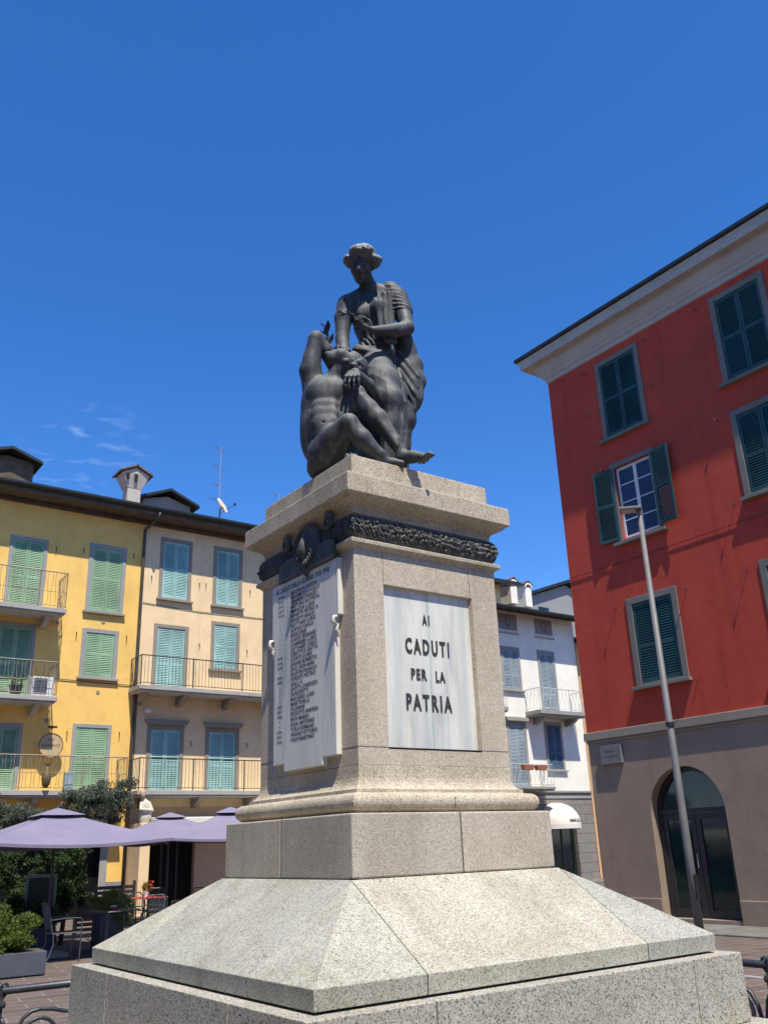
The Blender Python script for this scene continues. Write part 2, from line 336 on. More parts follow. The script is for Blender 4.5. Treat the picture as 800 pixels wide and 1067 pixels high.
# ------------------------------------------------------------------ helpers
class MB:
    """collects faces of one mesh"""
    def __init__(s): s.v = []; s.f = []
    def quad(s, *p):
        i = len(s.v); s.v += [tuple(q) for q in p]; s.f.append(tuple(range(i, i + len(p))))
    def box(s, x0, x1, y0, y1, z0, z1):
        i = len(s.v)
        s.v += [(x0, y0, z0), (x1, y0, z0), (x1, y1, z0), (x0, y1, z0), (x0, y0, z1), (x1, y0, z1), (x1, y1, z1), (x0, y1, z1)]
        s.f += [tuple(i + k for k in q) for q in ((0, 3, 2, 1), (4, 5, 6, 7), (0, 1, 5, 4), (1, 2, 6, 5), (2, 3, 7, 6), (3, 0, 4, 7))]
        return s
    def hexa(s, p):
        i = len(s.v); s.v += [tuple(q) for q in p]
        s.f += [tuple(i + k for k in q) for q in ((0, 3, 2, 1), (4, 5, 6, 7), (0, 1, 5, 4), (1, 2, 6, 5), (2, 3, 7, 6), (3, 0, 4, 7))]
        return s
    def tube(s, pts, r, n=8, cap=True):
        pts = [Vector(p) for p in pts]; rs = r if isinstance(r, (list, tuple)) else [r] * len(pts)
        base = len(s.v); prev = None
        for k, p in enumerate(pts):
            d = (pts[min(k + 1, len(pts) - 1)] - pts[max(k - 1, 0)])
            d = d.normalized() if d.length > 1e-9 else Vector((0, 0, 1))
            if prev is None:
                u = d.orthogonal().normalized()
            else:
                u = (prev - d * prev.dot(d)); u = u.normalized() if u.length > 1e-6 else d.orthogonal().normalized()
            prev = u; w = d.cross(u)
            for j in range(n):
                a = 2 * math.pi * j / n + math.pi / n
                q = p + (u * math.cos(a) + w * math.sin(a)) * rs[k]; s.v.append(tuple(q))
        for k in range(len(pts) - 1):
            for j in range(n):
                a = base + k * n + j; b = base + k * n + (j + 1) % n
                s.f.append((a, b, b + n, a + n))
        if cap:
            s.f.append(tuple(base + j for j in reversed(range(n))))
            s.f.append(tuple(base + (len(pts) - 1) * n + j for j in range(n)))
        return s
    def bar(s, p, q, r=0.01): return s.tube([p, q], r, 4)
    def ring(s, prof):
        """square rings (half width, z), mitred corners, closed top and bottom"""
        base = len(s.v)
        for w, z in prof:
            s.v += [(-w, -w, z), (w, -w, z), (w, w, z), (-w, w, z)]
        for k in range(len(prof) - 1):
            for j in range(4):
                a = base + 4 * k + j; b = base + 4 * k + (j + 1) % 4
                s.f.append((a, b, b + 4, a + 4))
        s.f.append((base + 3, base + 2, base + 1, base)); t = base + 4 * (len(prof) - 1)
        s.f.append((t, t + 1, t + 2, t + 3))
        return s
    def prism(s, poly, y0, y1):
        """polygon in (x, z) extruded along y"""
        n = len(poly); i = len(s.v)
        s.v += [(x, y0, z) for x, z in poly] + [(x, y1, z) for x, z in poly]
        s.f.append(tuple(range(i, i + n))); s.f.append(tuple(reversed(range(i + n, i + 2 * n))))
        for k in range(n):
            a = i + k; b = i + (k + 1) % n; s.f.append((b, a, a + n, b + n))
        return s
    def lathe(s, prof, c=(0, 0, 0), n=24):
        base = len(s.v)
        for r, z in prof:
            for j in range(n):
                a = 2 * math.pi * j / n; s.v.append((c[0] + r * math.cos(a), c[1] + r * math.sin(a), c[2] + z))
        for k in range(len(prof) - 1):
            for j in range(n):
                a = base + k * n + j; b = base + k * n + (j + 1) % n; s.f.append((a, b, b + n, a + n))
        return s
    def xf(s, fn): s.v = [tuple(fn(Vector(p))) for p in s.v]; return s
    def mesh(s, name):
        me = bpy.data.meshes.new(name); me.from_pydata(s.v, [], s.f); me.update()
        bm = bmesh.new(); bm.from_mesh(me); bmesh.ops.recalc_face_normals(bm, faces=bm.faces); bm.to_mesh(me); bm.free()
        return me

def tag(o, label=None, cat=None, group=None, kind=None):
    if label: o['label'] = label
    if cat: o['category'] = cat
    if group: o['group'] = group
    if kind: o['kind'] = kind
    return o
def root(name, loc, label, cat, group=None, rz=0):
    o = bpy.data.objects.new(name, None); COL.objects.link(o); o.location = loc; o.rotation_euler = (0, 0, rz)
    o.empty_display_size = 0.3
    return tag(o, label, cat, group)
def put(name, mb, mat, parent=None, loc=None, smooth=False, bevel=0, world=False, label=None):
    """link one mesh; world=True: coordinates are world ones, parent is an unrotated Empty"""
    me = mb if isinstance(mb, bpy.types.Mesh) else mb.mesh(name)
    if world and parent is not None:
        p = parent; off = Vector((0, 0, 0))
        while p: off += p.location; p = p.parent
        me.transform(Matrix.Translation(-off))
    o = bpy.data.objects.new(name, me); COL.objects.link(o)
    me.materials.clear(); me.materials.append(M[mat] if isinstance(mat, str) else mat)
    if parent: o.parent = parent
    if loc is not None: o.location = loc
    if smooth:
        for p in me.polygons: p.use_smooth = True
    if bevel:
        b = o.modifiers.new('bevel', 'BEVEL'); b.width = bevel; b.segments = 2; b.limit_method = 'ANGLE'; b.angle_limit = R_(30)
    if label: o['label'] = label
    return o
def kids(o): return [c for c in bpy.data.objects if c.parent == o]
KC = {}
def copy_tree(o, parent=None, loc=None, first=True):
    c = o.copy(); COL.objects.link(c)
    if parent is not None: c.parent = parent
    if loc is not None: c.location = loc
    ch = KC.get(o.name)
    if ch is None: ch = KC[o.name] = kids(o)
    for k in ch: copy_tree(k, c, None)
    return c
def text_mesh(s, w, h, extrude=0.004, bold=0.0, spacing=1.0):
    """built-in font, scaled to a box w x h; local x = reading direction, z = up, centred"""
    cu = bpy.data.curves.new('lettering', 'FONT'); cu.body = s; cu.resolution_u = 3
    cu.extrude = 0.0; cu.offset = bold; cu.space_character = spacing
    to = bpy.data.objects.new('tmp_text', cu); COL.objects.link(to)
    dg = bpy.context.evaluated_depsgraph_get(); dg.update()
    me = bpy.data.meshes.new_from_object(to.evaluated_get(dg))
    bpy.data.objects.remove(to); bpy.data.curves.remove(cu)
    vs = [v.co.copy() for v in me.vertices]; fs = [tuple(p.vertices) for p in me.polygons]; bpy.data.meshes.remove(me)
    x0 = min(v.x for v in vs); x1 = max(v.x for v in vs); y0 = min(v.y for v in vs); y1 = max(v.y for v in vs)
    sx = w / (x1 - x0); sy = h / (y1 - y0)
    mb = MB(); mb.v = [((v.x - (x0 + x1) / 2) * sx, -extrude, (v.y - (y0 + y1) / 2) * sy) for v in vs]; mb.f = list(fs)
    if extrude > 0.002:
        cnt = {}
        for f in fs:
            for a, b in zip(f, f[1:] + f[:1]): cnt[(a, b)] = 1
        n = len(mb.v); mb.v += [(x, 0, z) for x, y, z in mb.v]
        for (a, b) in cnt:
            if (b, a) not in cnt: mb.f.append((b, a, a + n, b + n))
    return mb
def join(mbs):
    o = MB()
    for q in mbs:
        i = len(o.v); o.v += q.v; o.f += [tuple(k + i for k in f) for f in q.f]
    return o

# ------------------------------------------------------------------ ground
def sheet(name, x0, x1, y0, y1, z, mat):
    mb = MB(); mb.quad((x0, y0, z), (x1, y0, z), (x1, y1, z), (x0, y1, z)); return tag(put(name, mb, mat), kind='structure')
sheet('ground', -420, 420, -420, 420, 0.0, 'porphyry')
pv = MB(); pv.box(10.75, 12.3, -8, 8.0, -0.05, 0.03)
tag(put('pavement', pv, 'kerbstone', bevel=0.008), kind='structure')
pv2 = MB(); pv2.box(17.5, 26.2, 19.9, 21.5, -0.05, 0.10)
tag(put('pavement', pv2, 'kerbstone', bevel=0.008), kind='structure')
st = MB(); st.box(7.0, 7.12, -9, 30, -0.05, 0.006)
tag(put('paving_strip', st, 'granite_kerb'), kind='structure')

# ------------------------------------------------------------------ war memorial pedestal
K = 0.70 / 0.85
def KM(p): return Vector((p[0] * K, p[1] * K, 1.6 + (p[2] - 1.6) * K))
ped = root('memorial_pedestal', (0, 0, 0), 'tall granite pedestal with sloping slabs and marble inscription panels under the bronze figures', 'pedestal')
def kput(name, mb, mat, parent=None, **kw):
    mb.xf(KM); return put(name, mb, mat, parent or ped, **kw)

# lower steps down to the ground (profile numbers are in survey units, KM brings them to metres)
zg = 1.6 - 1.6 / K
for w0, w1, z0, z1 in ((2.02, 2.02, zg - .03, 0.02), (1.82, 1.82, 0.024, 0.466)):
    b = MB(); b.ring([(w0, z0), (w1, z1)]); kput('step_course', b, 'granite_base', bevel=0.012)
# base course: stones with open joints
g = 0.0035
cuts = [-1.66, -0.9, 1.15, 1.66]; cl = [-1.66, -0.88, 0.92, 1.66]
def stone(x0, x1, y0, y1, z0, z1, mat='granite_base', name='base_stone', bev=0.003, taper=0.0):
    b = MB(); b.box(x0 + g, x1 - g, y0 + g, y1 - g, z0, z1)
    if taper:
        b.v = [(x + (taper * (1 if x > 0 else -1) if (z < z1 - .01 and abs(x) > 1.5) else 0), y + (taper * (1 if y > 0 else -1) if (z < z1 - .01 and abs(y) > 1.5) else 0), z) for x, y, z in b.v]
    return kput(name, b, mat, bevel=bev)
for i in range(3):
    for j in range(3):
        if i == 1 and j == 1: continue
        stone(cuts[i], cuts[i + 1], cl[j], cl[j + 1], 0.47, 0.868, taper=0.0)
b = MB(); b.ring([(0.9, 0.47), (0.9, 0.86)]); kput('base_core', b, 'mortar')
b = MB(); b.box(-1.651, 1.651, -1.651, 1.651, 0.48, 0.862); kput('base_core', b, 'mortar')
# sloping slabs
zt, zl, zb = 1.418, 0.979, 0.881; wi, wo, wb = 0.80, 1.552, 1.547; jj = 0.868
zs = lambda w: zl + (wo - w) / (wo - 0.862) * (zt - zl)
def slope_center(k):
    b = MB(); j = jj - g
    P = [(-j, -wb, zb), (j, -wb, zb), (j, -wi, zb), (-j, -wi, zb), (-j, -wo, zl), (j, -wo, zl), (j, -0.862, zt), (-j, -0.862, zt)]
    i = len(b.v); b.v += P + [(j, -wi, zt), (-j, -wi, zt)]
    b.f += [(0, 1, 5, 4), (4, 5, 6, 7), (7, 6, 8, 9), (0, 3, 2, 1), (1, 2, 8, 6, 5), (3, 0, 4, 7, 9), (2, 3, 9, 8)]
    c, s = math.cos(k * math.pi / 2), math.sin(k * math.pi / 2)
    b.xf(lambda p: (p.x * c - p.y * s, p.x * s + p.y * c, p.z))
    kput('sloping_slab', b, 'granite_slab', bevel=0.003)
def slope_corner(k):
    b = MB(); j = jj + g; zi = zs(j)
    b.v = [(-wb, -wb, zb), (-j, -wb, zb), (-j, -j, zb), (-wb, -j, zb), (-wo, -wo, zl), (-j, -wo, zl), (-j, -j, zi), (-wo, -j, zl)]
    b.f = [(0, 1, 5, 4), (3, 0, 4, 7), (4, 5, 6), (4, 6, 7), (1, 2, 6, 5), (2, 3, 7, 6), (0, 3, 2, 1)]
    c, s = math.cos(k * math.pi / 2), math.sin(k * math.pi / 2)
    b.xf(lambda p: (p.x * c - p.y * s, p.x * s + p.y * c, p.z))
    kput('sloping_slab', b, 'granite_slab', bevel=0.003)
for k in range(4): slope_center(k); slope_corner(k)
b = MB(); b.ring([(1.5455, 0.885), (1.5505, 0.9755), (0.860, 1.415)]); kput('slab_core', b, 'mortar')
# plinth block of four stones
b = MB(); b.ring([(0.8425, 1.424), (0.8425, 1.792)]); kput('plinth_core', b, 'mortar')
for x0, x1 in ((-0.85, 0.015), (0.015, 0.85)):
    for y0, y1 in ((-0.85, 0.02), (0.02, 0.85)):
        stone(x0, x1, y0, y1, 1.422, 1.795, 'granite_pink', 'plinth_stone', 0.008)
# torus + flare
prof = [(0.70, 1.800), (0.765, 1.802), (0.770, 1.806)]
for a in range(-80, 81, 16): prof.append((0.755 + 0.045 * math.cos(R_(a)), 1.861 + 0.055 * math.sin(R_(a))))
prof += [(0.74, 1.919), (0.722, 1.921), (0.722, 1.945)]
for a in range(0, 91, 15): prof.append((0.722 - 0.060 * math.sin(R_(a)), 1.945 + 0.10 * (1 - math.cos(R_(a)))))
b = MB(); b.ring(prof + [(0.661, 2.10)]); o = kput('torus_moulding', b, 'granite_warm', bevel=0.003)
# shaft: four faces, the front one with a recess
b = MB(); w = 0.661; z0, z1 = 2.101, 3.575
hx0, hx1, hz0, hz1, hd = -0.413, 0.413, 2.202, 3.340, 0.045
b.quad((w, -w, z0), (w, w, z0), (w, w, z1), (w, -w, z1)); b.quad((w, w, z0), (-w, w, z0), (-w, w, z1), (w, w, z1)); b.quad((-w, w, z0), (-w, -w, z0), (-w, -w, z1), (-w, w, z1))
for x0, x1, a, c in ((-w, w, z0, hz0), (-w, w, hz1, z1), (-w, hx0, hz0, hz1), (hx1, w, hz0, hz1)):
    b.quad((x0, -w, a), (x1, -w, a), (x1, -w, c), (x0, -w, c))
yi = -w + hd; i0, i1, j0, j1 = hx0 + .012, hx1 - .012, hz0 + .008, hz1 - .012
b.quad((hx0, -w, hz0), (hx0, -w, hz1), (i0, yi, j1), (i0, yi, j0)); b.quad((hx1, -w, hz1), (hx1, -w, hz0), (i1, yi, j0), (i1, yi, j1))
b.quad((hx0, -w, hz1), (hx1, -w, hz1), (i1, yi, j1), (i0, yi, j1)); b.quad((hx1, -w, hz0), (hx0, -w, hz0), (i0, yi, j0), (i1, yi, j0))
b.xf(KM); me = b.mesh('shaft')
bm = bmesh.new(); bm.from_mesh(me); bmesh.ops.remove_doubles(bm, verts=bm.verts, dist=1e-5); bm.to_mesh(me); bm.free()
put('shaft', me, 'granite_pink', ped)
# thin mortar joints
jt = MB(); jt.ring([(0.6615, 2.212), (0.6625, 2.2125), (0.6625, 2.2155), (0.6615, 2.216)])
kput('mortar_joint', jt, 'mortar')
for x in (-0.413, 0.395): jt = MB(); jt.box(x - .0016, x + .0016, -0.6625, -0.655, 3.343, 3.573); kput('mortar_joint', jt, 'mortar')
jt = MB(); jt.box(0.0135, 0.0175, -0.8015, -0.7, 1.83, 1.89); kput('mortar_joint', jt, 'mortar')
# front marble panel + inscription
pn = MB(); pn.box(-0.405, 0.405, -w + 0.036, -w + 0.06, 2.206, 3.334); panel = kput('inscription_panel', pn, 'marble_seam', bevel=0.002)
def letters(txt, cx, cz, wd, ht, bold, sp=1.0):
    t = text_mesh(txt, wd, ht, 0.005, bold, sp); t.xf(lambda p: (p.x + cx, p.y - w + 0.036, p.z + cz)); kput('lettering', t, 'lead', panel)
letters('AI', -0.018, 3.128, 0.066, 0.074, 0.030, 1.5)
letters('CADUTI', -0.014, 2.928, 0.400, 0.114, 0.032, 1.42)
letters('PER', -0.104, 2.728, 0.138, 0.078, 0.034, 1.3)
letters('LA', 0.090, 2.723, 0.086, 0.078, 0.034, 1.3)
letters('PATRIA', -0.022, 2.532, 0.408, 0.114, 0.032, 1.42)
# mouldings above the shaft
b = MB(); b.ring([(0.655, 3.574), (0.668, 3.578), (0.676, 3.592), (0.690, 3.600), (0.702, 3.606), (0.704, 3.632), (0.690, 3.640), (0.650, 3.648)])
kput('neck_moulding', b, 'granite_warm', bevel=0.002)
b = MB(); b.ring([(0.640, 3.640), (0.640, 3.860)]); kput('frieze', b, 'granite_pink')
b = MB(); b.ring([(0.645, 3.838), (0.652, 3.842), (0.654, 3.862), (0.662, 3.880), (0.678, 3.900), (0.700, 3.914), (0.738, 3.924), (0.742, 3.940), (0.770, 3.950), (0.775, 3.956), (0.775, 4.092), (0.768, 4.099), (0.655, 4.125)])
kput('cornice', b, 'granite_warm', bevel=0.003)
b = MB(); b.ring([(0.655, 4.118), (0.655, 4.297)]); kput('crown_block', b, 'granite_warm', bevel=0.006)

# laurel band: bulging frieze with overlapping leaves
def garland(side):
    b = MB(); nu, nv = 260, 22
    for i in range(nu + 1):
        u = -1 + 2 * i / nu
        for j in range(nv + 1):
            v = j / nv; a = math.pi * (v - 0.5)
            bul = 0.032 * max(0.0, math.cos(a)) ** 0.6
            z = 3.651 + 0.186 * v
            row = v * 5.0 + 0.6 * noise.noise(Vector((u * 7, 3.3, side * 1.0))); rj = math.floor(row); fr = row - rj
            ph = u * 20 + (0.5 if rj % 2 else 0) + 0.7 * fr + 0.9 * noise.noise(Vector((u * 9, rj * 3.7, side * 2.0)))
            lf = abs(math.sin(math.pi * ph)); tip = 1 - abs(2 * fr - 1)
            d = 0.020 * (lf ** 0.7) * (0.45 + 0.55 * tip) if side == 0 else 0.010 * (lf ** 0.7) * (0.45 + 0.55 * tip)
            nn = noise.noise(Vector((u * 22, v * 6, side * 9.1))) * 0.016 + noise.noise(Vector((u * 60, v * 14, side * 5.1))) * 0.010
            off = 0.650 + bul + (d + nn) * min(1, 4 * v * (1 - v) + .15)
            x = u * off
            b.v.append((x, -off, z))
    for i in range(nu):
        for j in range(nv):
            q = i * (nv + 1) + j; b.f.append((q, q + nv + 1, q + nv + 2, q + 1))
    c, s = math.cos(side * math.pi / 2), math.sin(side * math.pi / 2)
    b.xf(lambda p: (p.x * c - p.y * s, p.x * s + p.y * c, p.z)); return b
for sd in range(4): kput('laurel_band', garland(sd), 'bronze_dark', smooth=(sd != 0))

# crest on the left face
cr = MB()
def on_left(y, z, out): return (-0.692 - out * .65, y, z)
def oval(cy, cz, ry, rz, point=0.0, n=40):
    pts = []
    for k in range(n):
        a = 2 * math.pi * k / n; yy = math.cos(a) * ry; zz = math.sin(a) * rz
        if point and zz < 0: yy *= 1 - point * (abs(zz) / rz) ** 2.2; zz *= 1.0 + 0.25 * point
        pts.append((cy + yy, cz + zz))
    return pts
ctr = (-0.105, 3.715)
rings = [(1.0, 0.0), (1.0, 0.035), (0.93, 0.055), (0.84, 0.045), (0.80, 0.030), (0.55, 0.052), (0.25, 0.066), (0.02, 0.070)]
base_i = len(cr.v); ov = oval(0, 0, 0.185, 0.185, 0.75)
for s_, o_ in rings:
    for (y, z) in ov: cr.v.append(on_left(ctr[0] + y * s_, ctr[1] + z * s_, o_))
n = len(ov)
for k in range(len(rings) - 1):
    for j in range(n): a = base_i + k * n + j; c_ = base_i + k * n + (j + 1) % n; cr.f.append((a, c_, c_ + n, a + n))
crest = kput('bronze_crest', cr, 'bronze_dark', smooth=True)
rl = MB()
for k in range(9):
    a = R_(200 + k * 17.5)
    rl.tube([on_left(ctr[0] + 0.10 * math.cos(a), ctr[1] + 0.10 * math.sin(a), 0.045), on_left(ctr[0] + 0.155 * math.cos(a + .25), ctr[1] + 0.155 * math.sin(a + .25), 0.055)], [0.020, 0.008], 6)
rl.tube([on_left(ctr[0] - .01, ctr[1] + .10, .05), on_left(ctr[0] + 0.01, ctr[1] - .02, .075), on_left(ctr[0], ctr[1] - .1, .05)], [0.02, 0.045, 0.012], 8)
rl.tube([on_left(ctr[0] + .07, ctr[1] + .05, .05), on_left(ctr[0] + 0.02, ctr[1] + .0, .07), on_left(ctr[0] - .06, ctr[1] + .06, .05)], 0.015, 6)
rl.xf(KM); put('crest_relief', rl, 'bronze_dark', crest, smooth=True)
for cy_, cz_ in ((0.195, 3.828), (-0.410, 3.832)):
    e = MB(); pts = []
    for k in range(30):
        a = k * 0.36 + 1.0; r = 0.062 * (1 - k / 42.0); pts.append(on_left(cy_ + math.cos(a) * r, cz_ + math.sin(a) * r, 0.025 + k * 0.0006))
    e.tube(pts, [0.018 * (1 - k / 50) for k in range(30)], 7); kput('scroll_ear', e, 'bronze_dark', smooth=True)
e = MB()
e.prism([(0.30, 3.535), (-0.50, 3.535), (-0.50, 3.665), (-0.42, 3.70), (0.22, 3.70), (0.30, 3.665)], 0.0, 0.03)
e.xf(lambda p: (-0.722 + p.y * .8, p.x, p.z)); kput('crest_band', e, 'bronze_dark', bevel=0.006)

# names tablet on the left face
tb = MB()
tb.prism([(-.520, 3.536), (.420, 3.536), (.420, 3.12), (.392, 3.12), (.392, 2.178), (.235, 2.178), (.235, 2.125), (-.292, 2.125), (-.292, 2.178), (-.470, 2.178), (-.470, 3.12), (-.520, 3.12)], -.7035, -.660); tb.xf(lambda p: (p.y, p.x, p.z))
tab = kput('names_tablet', tb, 'marble', bevel=0.004)
for y0 in (-0.497, 0.408):
    e = MB(); pts = [(-0.69, y0, 3.11), (-0.725, y0, 3.105), (-0.735, y0, 3.07), (-0.71, y0, 3.045), (-0.695, y0, 3.06), (-0.705, y0, 3.02), (-0.69, y0, 2.96)]
    e.tube(pts, [0.010, 0.013, 0.015, 0.012, 0.010, 0.013, 0.005], 8); kput('scroll_bracket', e, 'marble', smooth=True)
def tab_text(txt, y_left, zc, wd, ht, bold=0.035):
    t = text_mesh(txt, wd, ht, 0.0012, bold)
    off = -0.7035
    return t.xf(lambda p: (off + p.y, y_left - wd / 2 - p.x, p.z + zc))
hd_ = tab_text('AI CADUTI DELLA GUERRA 1915 1918', 0.365, 3.478, 0.775, 0.042)
kput('lettering', hd_, 'lead_worn', tab)
names = ['BELLINI AUGUSTO', 'BELOMETTI ANGELO', 'BERARDI LORENZO', 'BETTONI BATTISTA', 'BIANCHI LUIGI', 'BONETTI PIETRO A', 'BONETTI GIULIO', 'BOTTANI LUIGI', 'BUFFOLI CARLO', 'BRESCIANI', 'CADEI FERRARI', 'CAMBIERI LUIGI',
         'CATTANEO CARLO', 'CERETTI G BATTA', 'CONTI LUIGI', 'DANESI ROBERTO', 'DUCI GIOVANNI', 'FAUSTINI FRANCO', 'FORESTI PIETRO', 'GALLI A', 'GHITTI LORENZO', 'GUIZZETTI', 'MACARIO LUIGI', 'MARTINELLI', 'OLDRINI', 'PEZZOTTI ANDREA',
         'RIVA MARIO', 'ROSA ANTONIO', 'TURLA ROMANO', 'VIGANO VITTORIO', 'VOLPI MARTINO']
rng = random.Random(3); nm = []; yr = []
z = 3.425; dz = (3.425 - 2.335) / (len(names) - 1)
for k, s_ in enumerate(names):
    zz = z - k * dz; nm.append(tab_text(s_, 0.135, zz, min(0.42, 0.025 * len(s_) + rng.uniform(-.01, .03)), 0.029))
    if k < 5: yr.append(tab_text(['1915', '1916', '1915', 'LUG. 15', '1915'][k], 0.325, zz, 0.085, 0.022))
    elif k in (13, 14, 15, 17, 18, 23, 24, 25, 28, 29, 30): yr.append(tab_text(rng.choice(['1916', '1917', '1918']), 0.335, zz, 0.075, 0.022))
    else: yr.append(tab_text('"', 0.300, zz, 0.012, 0.010))
kput('lettering', join(nm), 'lead_worn', tab); kput('lettering', join(yr), 'lead_worn', tab)

# ------------------------------------------------------------------ bronze sculpture (signed distance field -> one continuous mesh per figure)
class SDF:
    def __init__(s, lo, hi, h):
        s.lo = np.array(lo, np.float32); s.h = h; s.n = (np.ceil((np.array(hi) - lo) / h).astype(int) + 1)
        s.F = np.full(tuple(s.n), 1.0, np.float32)
    def sub(s, lo, hi):
        a = np.clip(np.floor((np.array(lo) - s.lo) / s.h).astype(int), 0, s.n - 1); b = np.clip(np.ceil((np.array(hi) - s.lo) / s.h).astype(int) + 1, 1, s.n)
        b = np.maximum(b, a + 1)
        sl_ = tuple(slice(a[i], b[i]) for i in range(3))
        ax = [(np.arange(a[i], b[i], dtype=np.float32) * s.h + s.lo[i]) for i in range(3)]
        return sl_, ax[0][:, None, None], ax[1][None, :, None], ax[2][None, None, :]
    def blend(s, sl_, d, k, cut=False):
        f = s.F[sl_]
        if cut:
            d = -d; h = np.clip(0.5 - 0.5 * (f - d) / k, 0, 1); s.F[sl_] = f * (1 - h) + d * h + k * h * (1 - h)
        else:
            h = np.clip(0.5 + 0.5 * (f - d) / k, 0, 1); s.F[sl_] = f * (1 - h) + d * h - k * h * (1 - h)
    def cap(s, p, q, r1, r2, k=0.02, cut=False, disp=None):
        p = np.array(p, np.float32); q = np.array(q, np.float32); m_ = max(r1, r2) + 0.06 + k
        sl_, X, Y, Z = s.sub(np.minimum(p, q) - m_, np.maximum(p, q) + m_)
        d = q - p; L2 = max(float(d @ d), 1e-9)
        t = np.clip(((X - p[0]) * d[0] + (Y - p[1]) * d[1] + (Z - p[2]) * d[2]) / L2, 0, 1)
        dist = np.sqrt((X - p[0] - t * d[0]) ** 2 + (Y - p[1] - t * d[1]) ** 2 + (Z - p[2] - t * d[2]) ** 2) - (r1 + (r2 - r1) * t)
        if disp is not None: dist = dist - disp(X, Y, Z, t)
        s.blend(sl_, dist, k, cut)
    def chain(s, pts, rs, k=0.02, disp=None):
        for i in range(len(pts) - 1): s.cap(pts[i], pts[i + 1], rs[i], rs[i + 1], k, disp=disp)
    def ell(s, c, r, axes=None, k=0.02, cut=False, disp=None):
        c = np.array(c, np.float32); r = np.array(r, np.float32); m_ = float(r.max()) + 0.06 + k
        sl_, X, Y, Z = s.sub(c - m_, c + m_)
        A = np.eye(3) if axes is None else np.array(axes)
        q = [(X - c[0]) * A[i][0] + (Y - c[1]) * A[i][1] + (Z - c[2]) * A[i][2] for i in range(3)]
        k0 = np.sqrt(sum((q[i] / r[i]) ** 2 for i in range(3))) + 1e-6
        k1 = np.sqrt(sum((q[i] / (r[i] ** 2)) ** 2 for i in range(3))) + 1e-6
        dist = k0 * (k0 - 1) / k1
        if disp is not None: dist = dist - disp(X, Y, Z, None)
        s.blend(sl_, dist, k, cut)
    def mesh(s):
        F = s.F; ins = F < 0; n = F.shape
        cs = (n[0] - 1, n[1] - 1, n[2] - 1)
        cnt = np.zeros(cs, np.float32); acc = np.zeros(cs + (3,), np.float32)
        for ax in range(3):
            A = [slice(None)] * 3; B = [slice(None)] * 3; A[ax] = slice(0, -1); B[ax] = slice(1, None)
            fa = F[tuple(A)]; fb = F[tuple(B)]; cross = (fa < 0) != (fb < 0)
            t = np.where(cross, fa / np.where(cross, fa - fb, 1), 0)
            o1, o2 = [i for i in range(3) if i != ax]
            for d1 in (0, 1):
                for d2 in (0, 1):
                    S = [slice(None)] * 3; S[o1] = slice(d1, d1 + cs[o1]); S[o2] = slice(d2, d2 + cs[o2])
                    c_ = cross[tuple(S)]; cnt += c_; acc[..., ax] += np.where(c_, t[tuple(S)], 0); acc[..., o1] += c_ * d1; acc[..., o2] += c_ * d2
        use = cnt > 0; idx = np.full(cs, -1, np.int64); ijk = np.argwhere(use); idx[use] = np.arange(len(ijk))
        V = s.lo + s.h * (ijk + acc[use] / cnt[use][:, None])
        Q = []
        for ax in range(3):
            A = [slice(None)] * 3; B = [slice(None)] * 3; A[ax] = slice(0, -1); B[ax] = slice(1, None)
            cr_ = ins[tuple(A)] != ins[tuple(B)]; e = np.argwhere(cr_); fl = ins[tuple(A)][cr_]
            o1, o2 = (ax + 1) % 3, (ax + 2) % 3
            ok = (e[:, o1] > 0) & (e[:, o2] > 0) & (e[:, o1] < n[o1] - 1) & (e[:, o2] < n[o2] - 1); e = e[ok]; fl = fl[ok]
            def id_(a, b_):
                q = e.copy(); q[:, o1] -= a; q[:, o2] -= b_; return idx[q[:, 0], q[:, 1], q[:, 2]]
            q = np.stack([id_(1, 1), id_(0, 1), id_(0, 0), id_(1, 0)], 1); q[~fl] = q[~fl][:, ::-1]; Q.append(q)
        Q = np.concatenate(Q); return V, Q
VIEW = (0.8055, 0.5926)   # the sculptor's working frame: a = to the right seen from the front corner, b = away, z = up
def sdf_obj(name, S, mat, parent, smooth_it=1, tf=None):
    V, Q = S.mesh()
    a, b_, z_ = V[:, 0], V[:, 1], V[:, 2]
    if tf is None:
        V = np.stack([(VIEW[0] * a + VIEW[1] * b_) * K, (-VIEW[1] * a + VIEW[0] * b_) * K, 1.6 + (z_ - 1.6) * K], 1)
    else: V = tf(V)
    V = V - np.array(parent.location if parent.parent is None else parent.parent.location)
    me = bpy.data.meshes.new(name); me.vertices.add(len(V)); me.vertices.foreach_set('co', V.astype(np.float32).ravel())
    me.loops.add(Q.size); me.loops.foreach_set('vertex_index', Q.astype(np.int32).ravel())
    me.polygons.add(len(Q)); me.polygons.foreach_set('loop_start', np.arange(0, Q.size, 4, dtype=np.int32)); me.polygons.foreach_set('loop_total', np.full(len(Q), 4, np.int32))
    me.update(calc_edges=True); me.validate()
    o = put(name, me, mat, parent, smooth=True)
    if smooth_it:
        md = o.modifiers.new('soft', 'SMOOTH'); md.factor = 0.35; md.iterations = smooth_it
    return o
def unit(v): v = np.array(v, float); return v / np.linalg.norm(v)
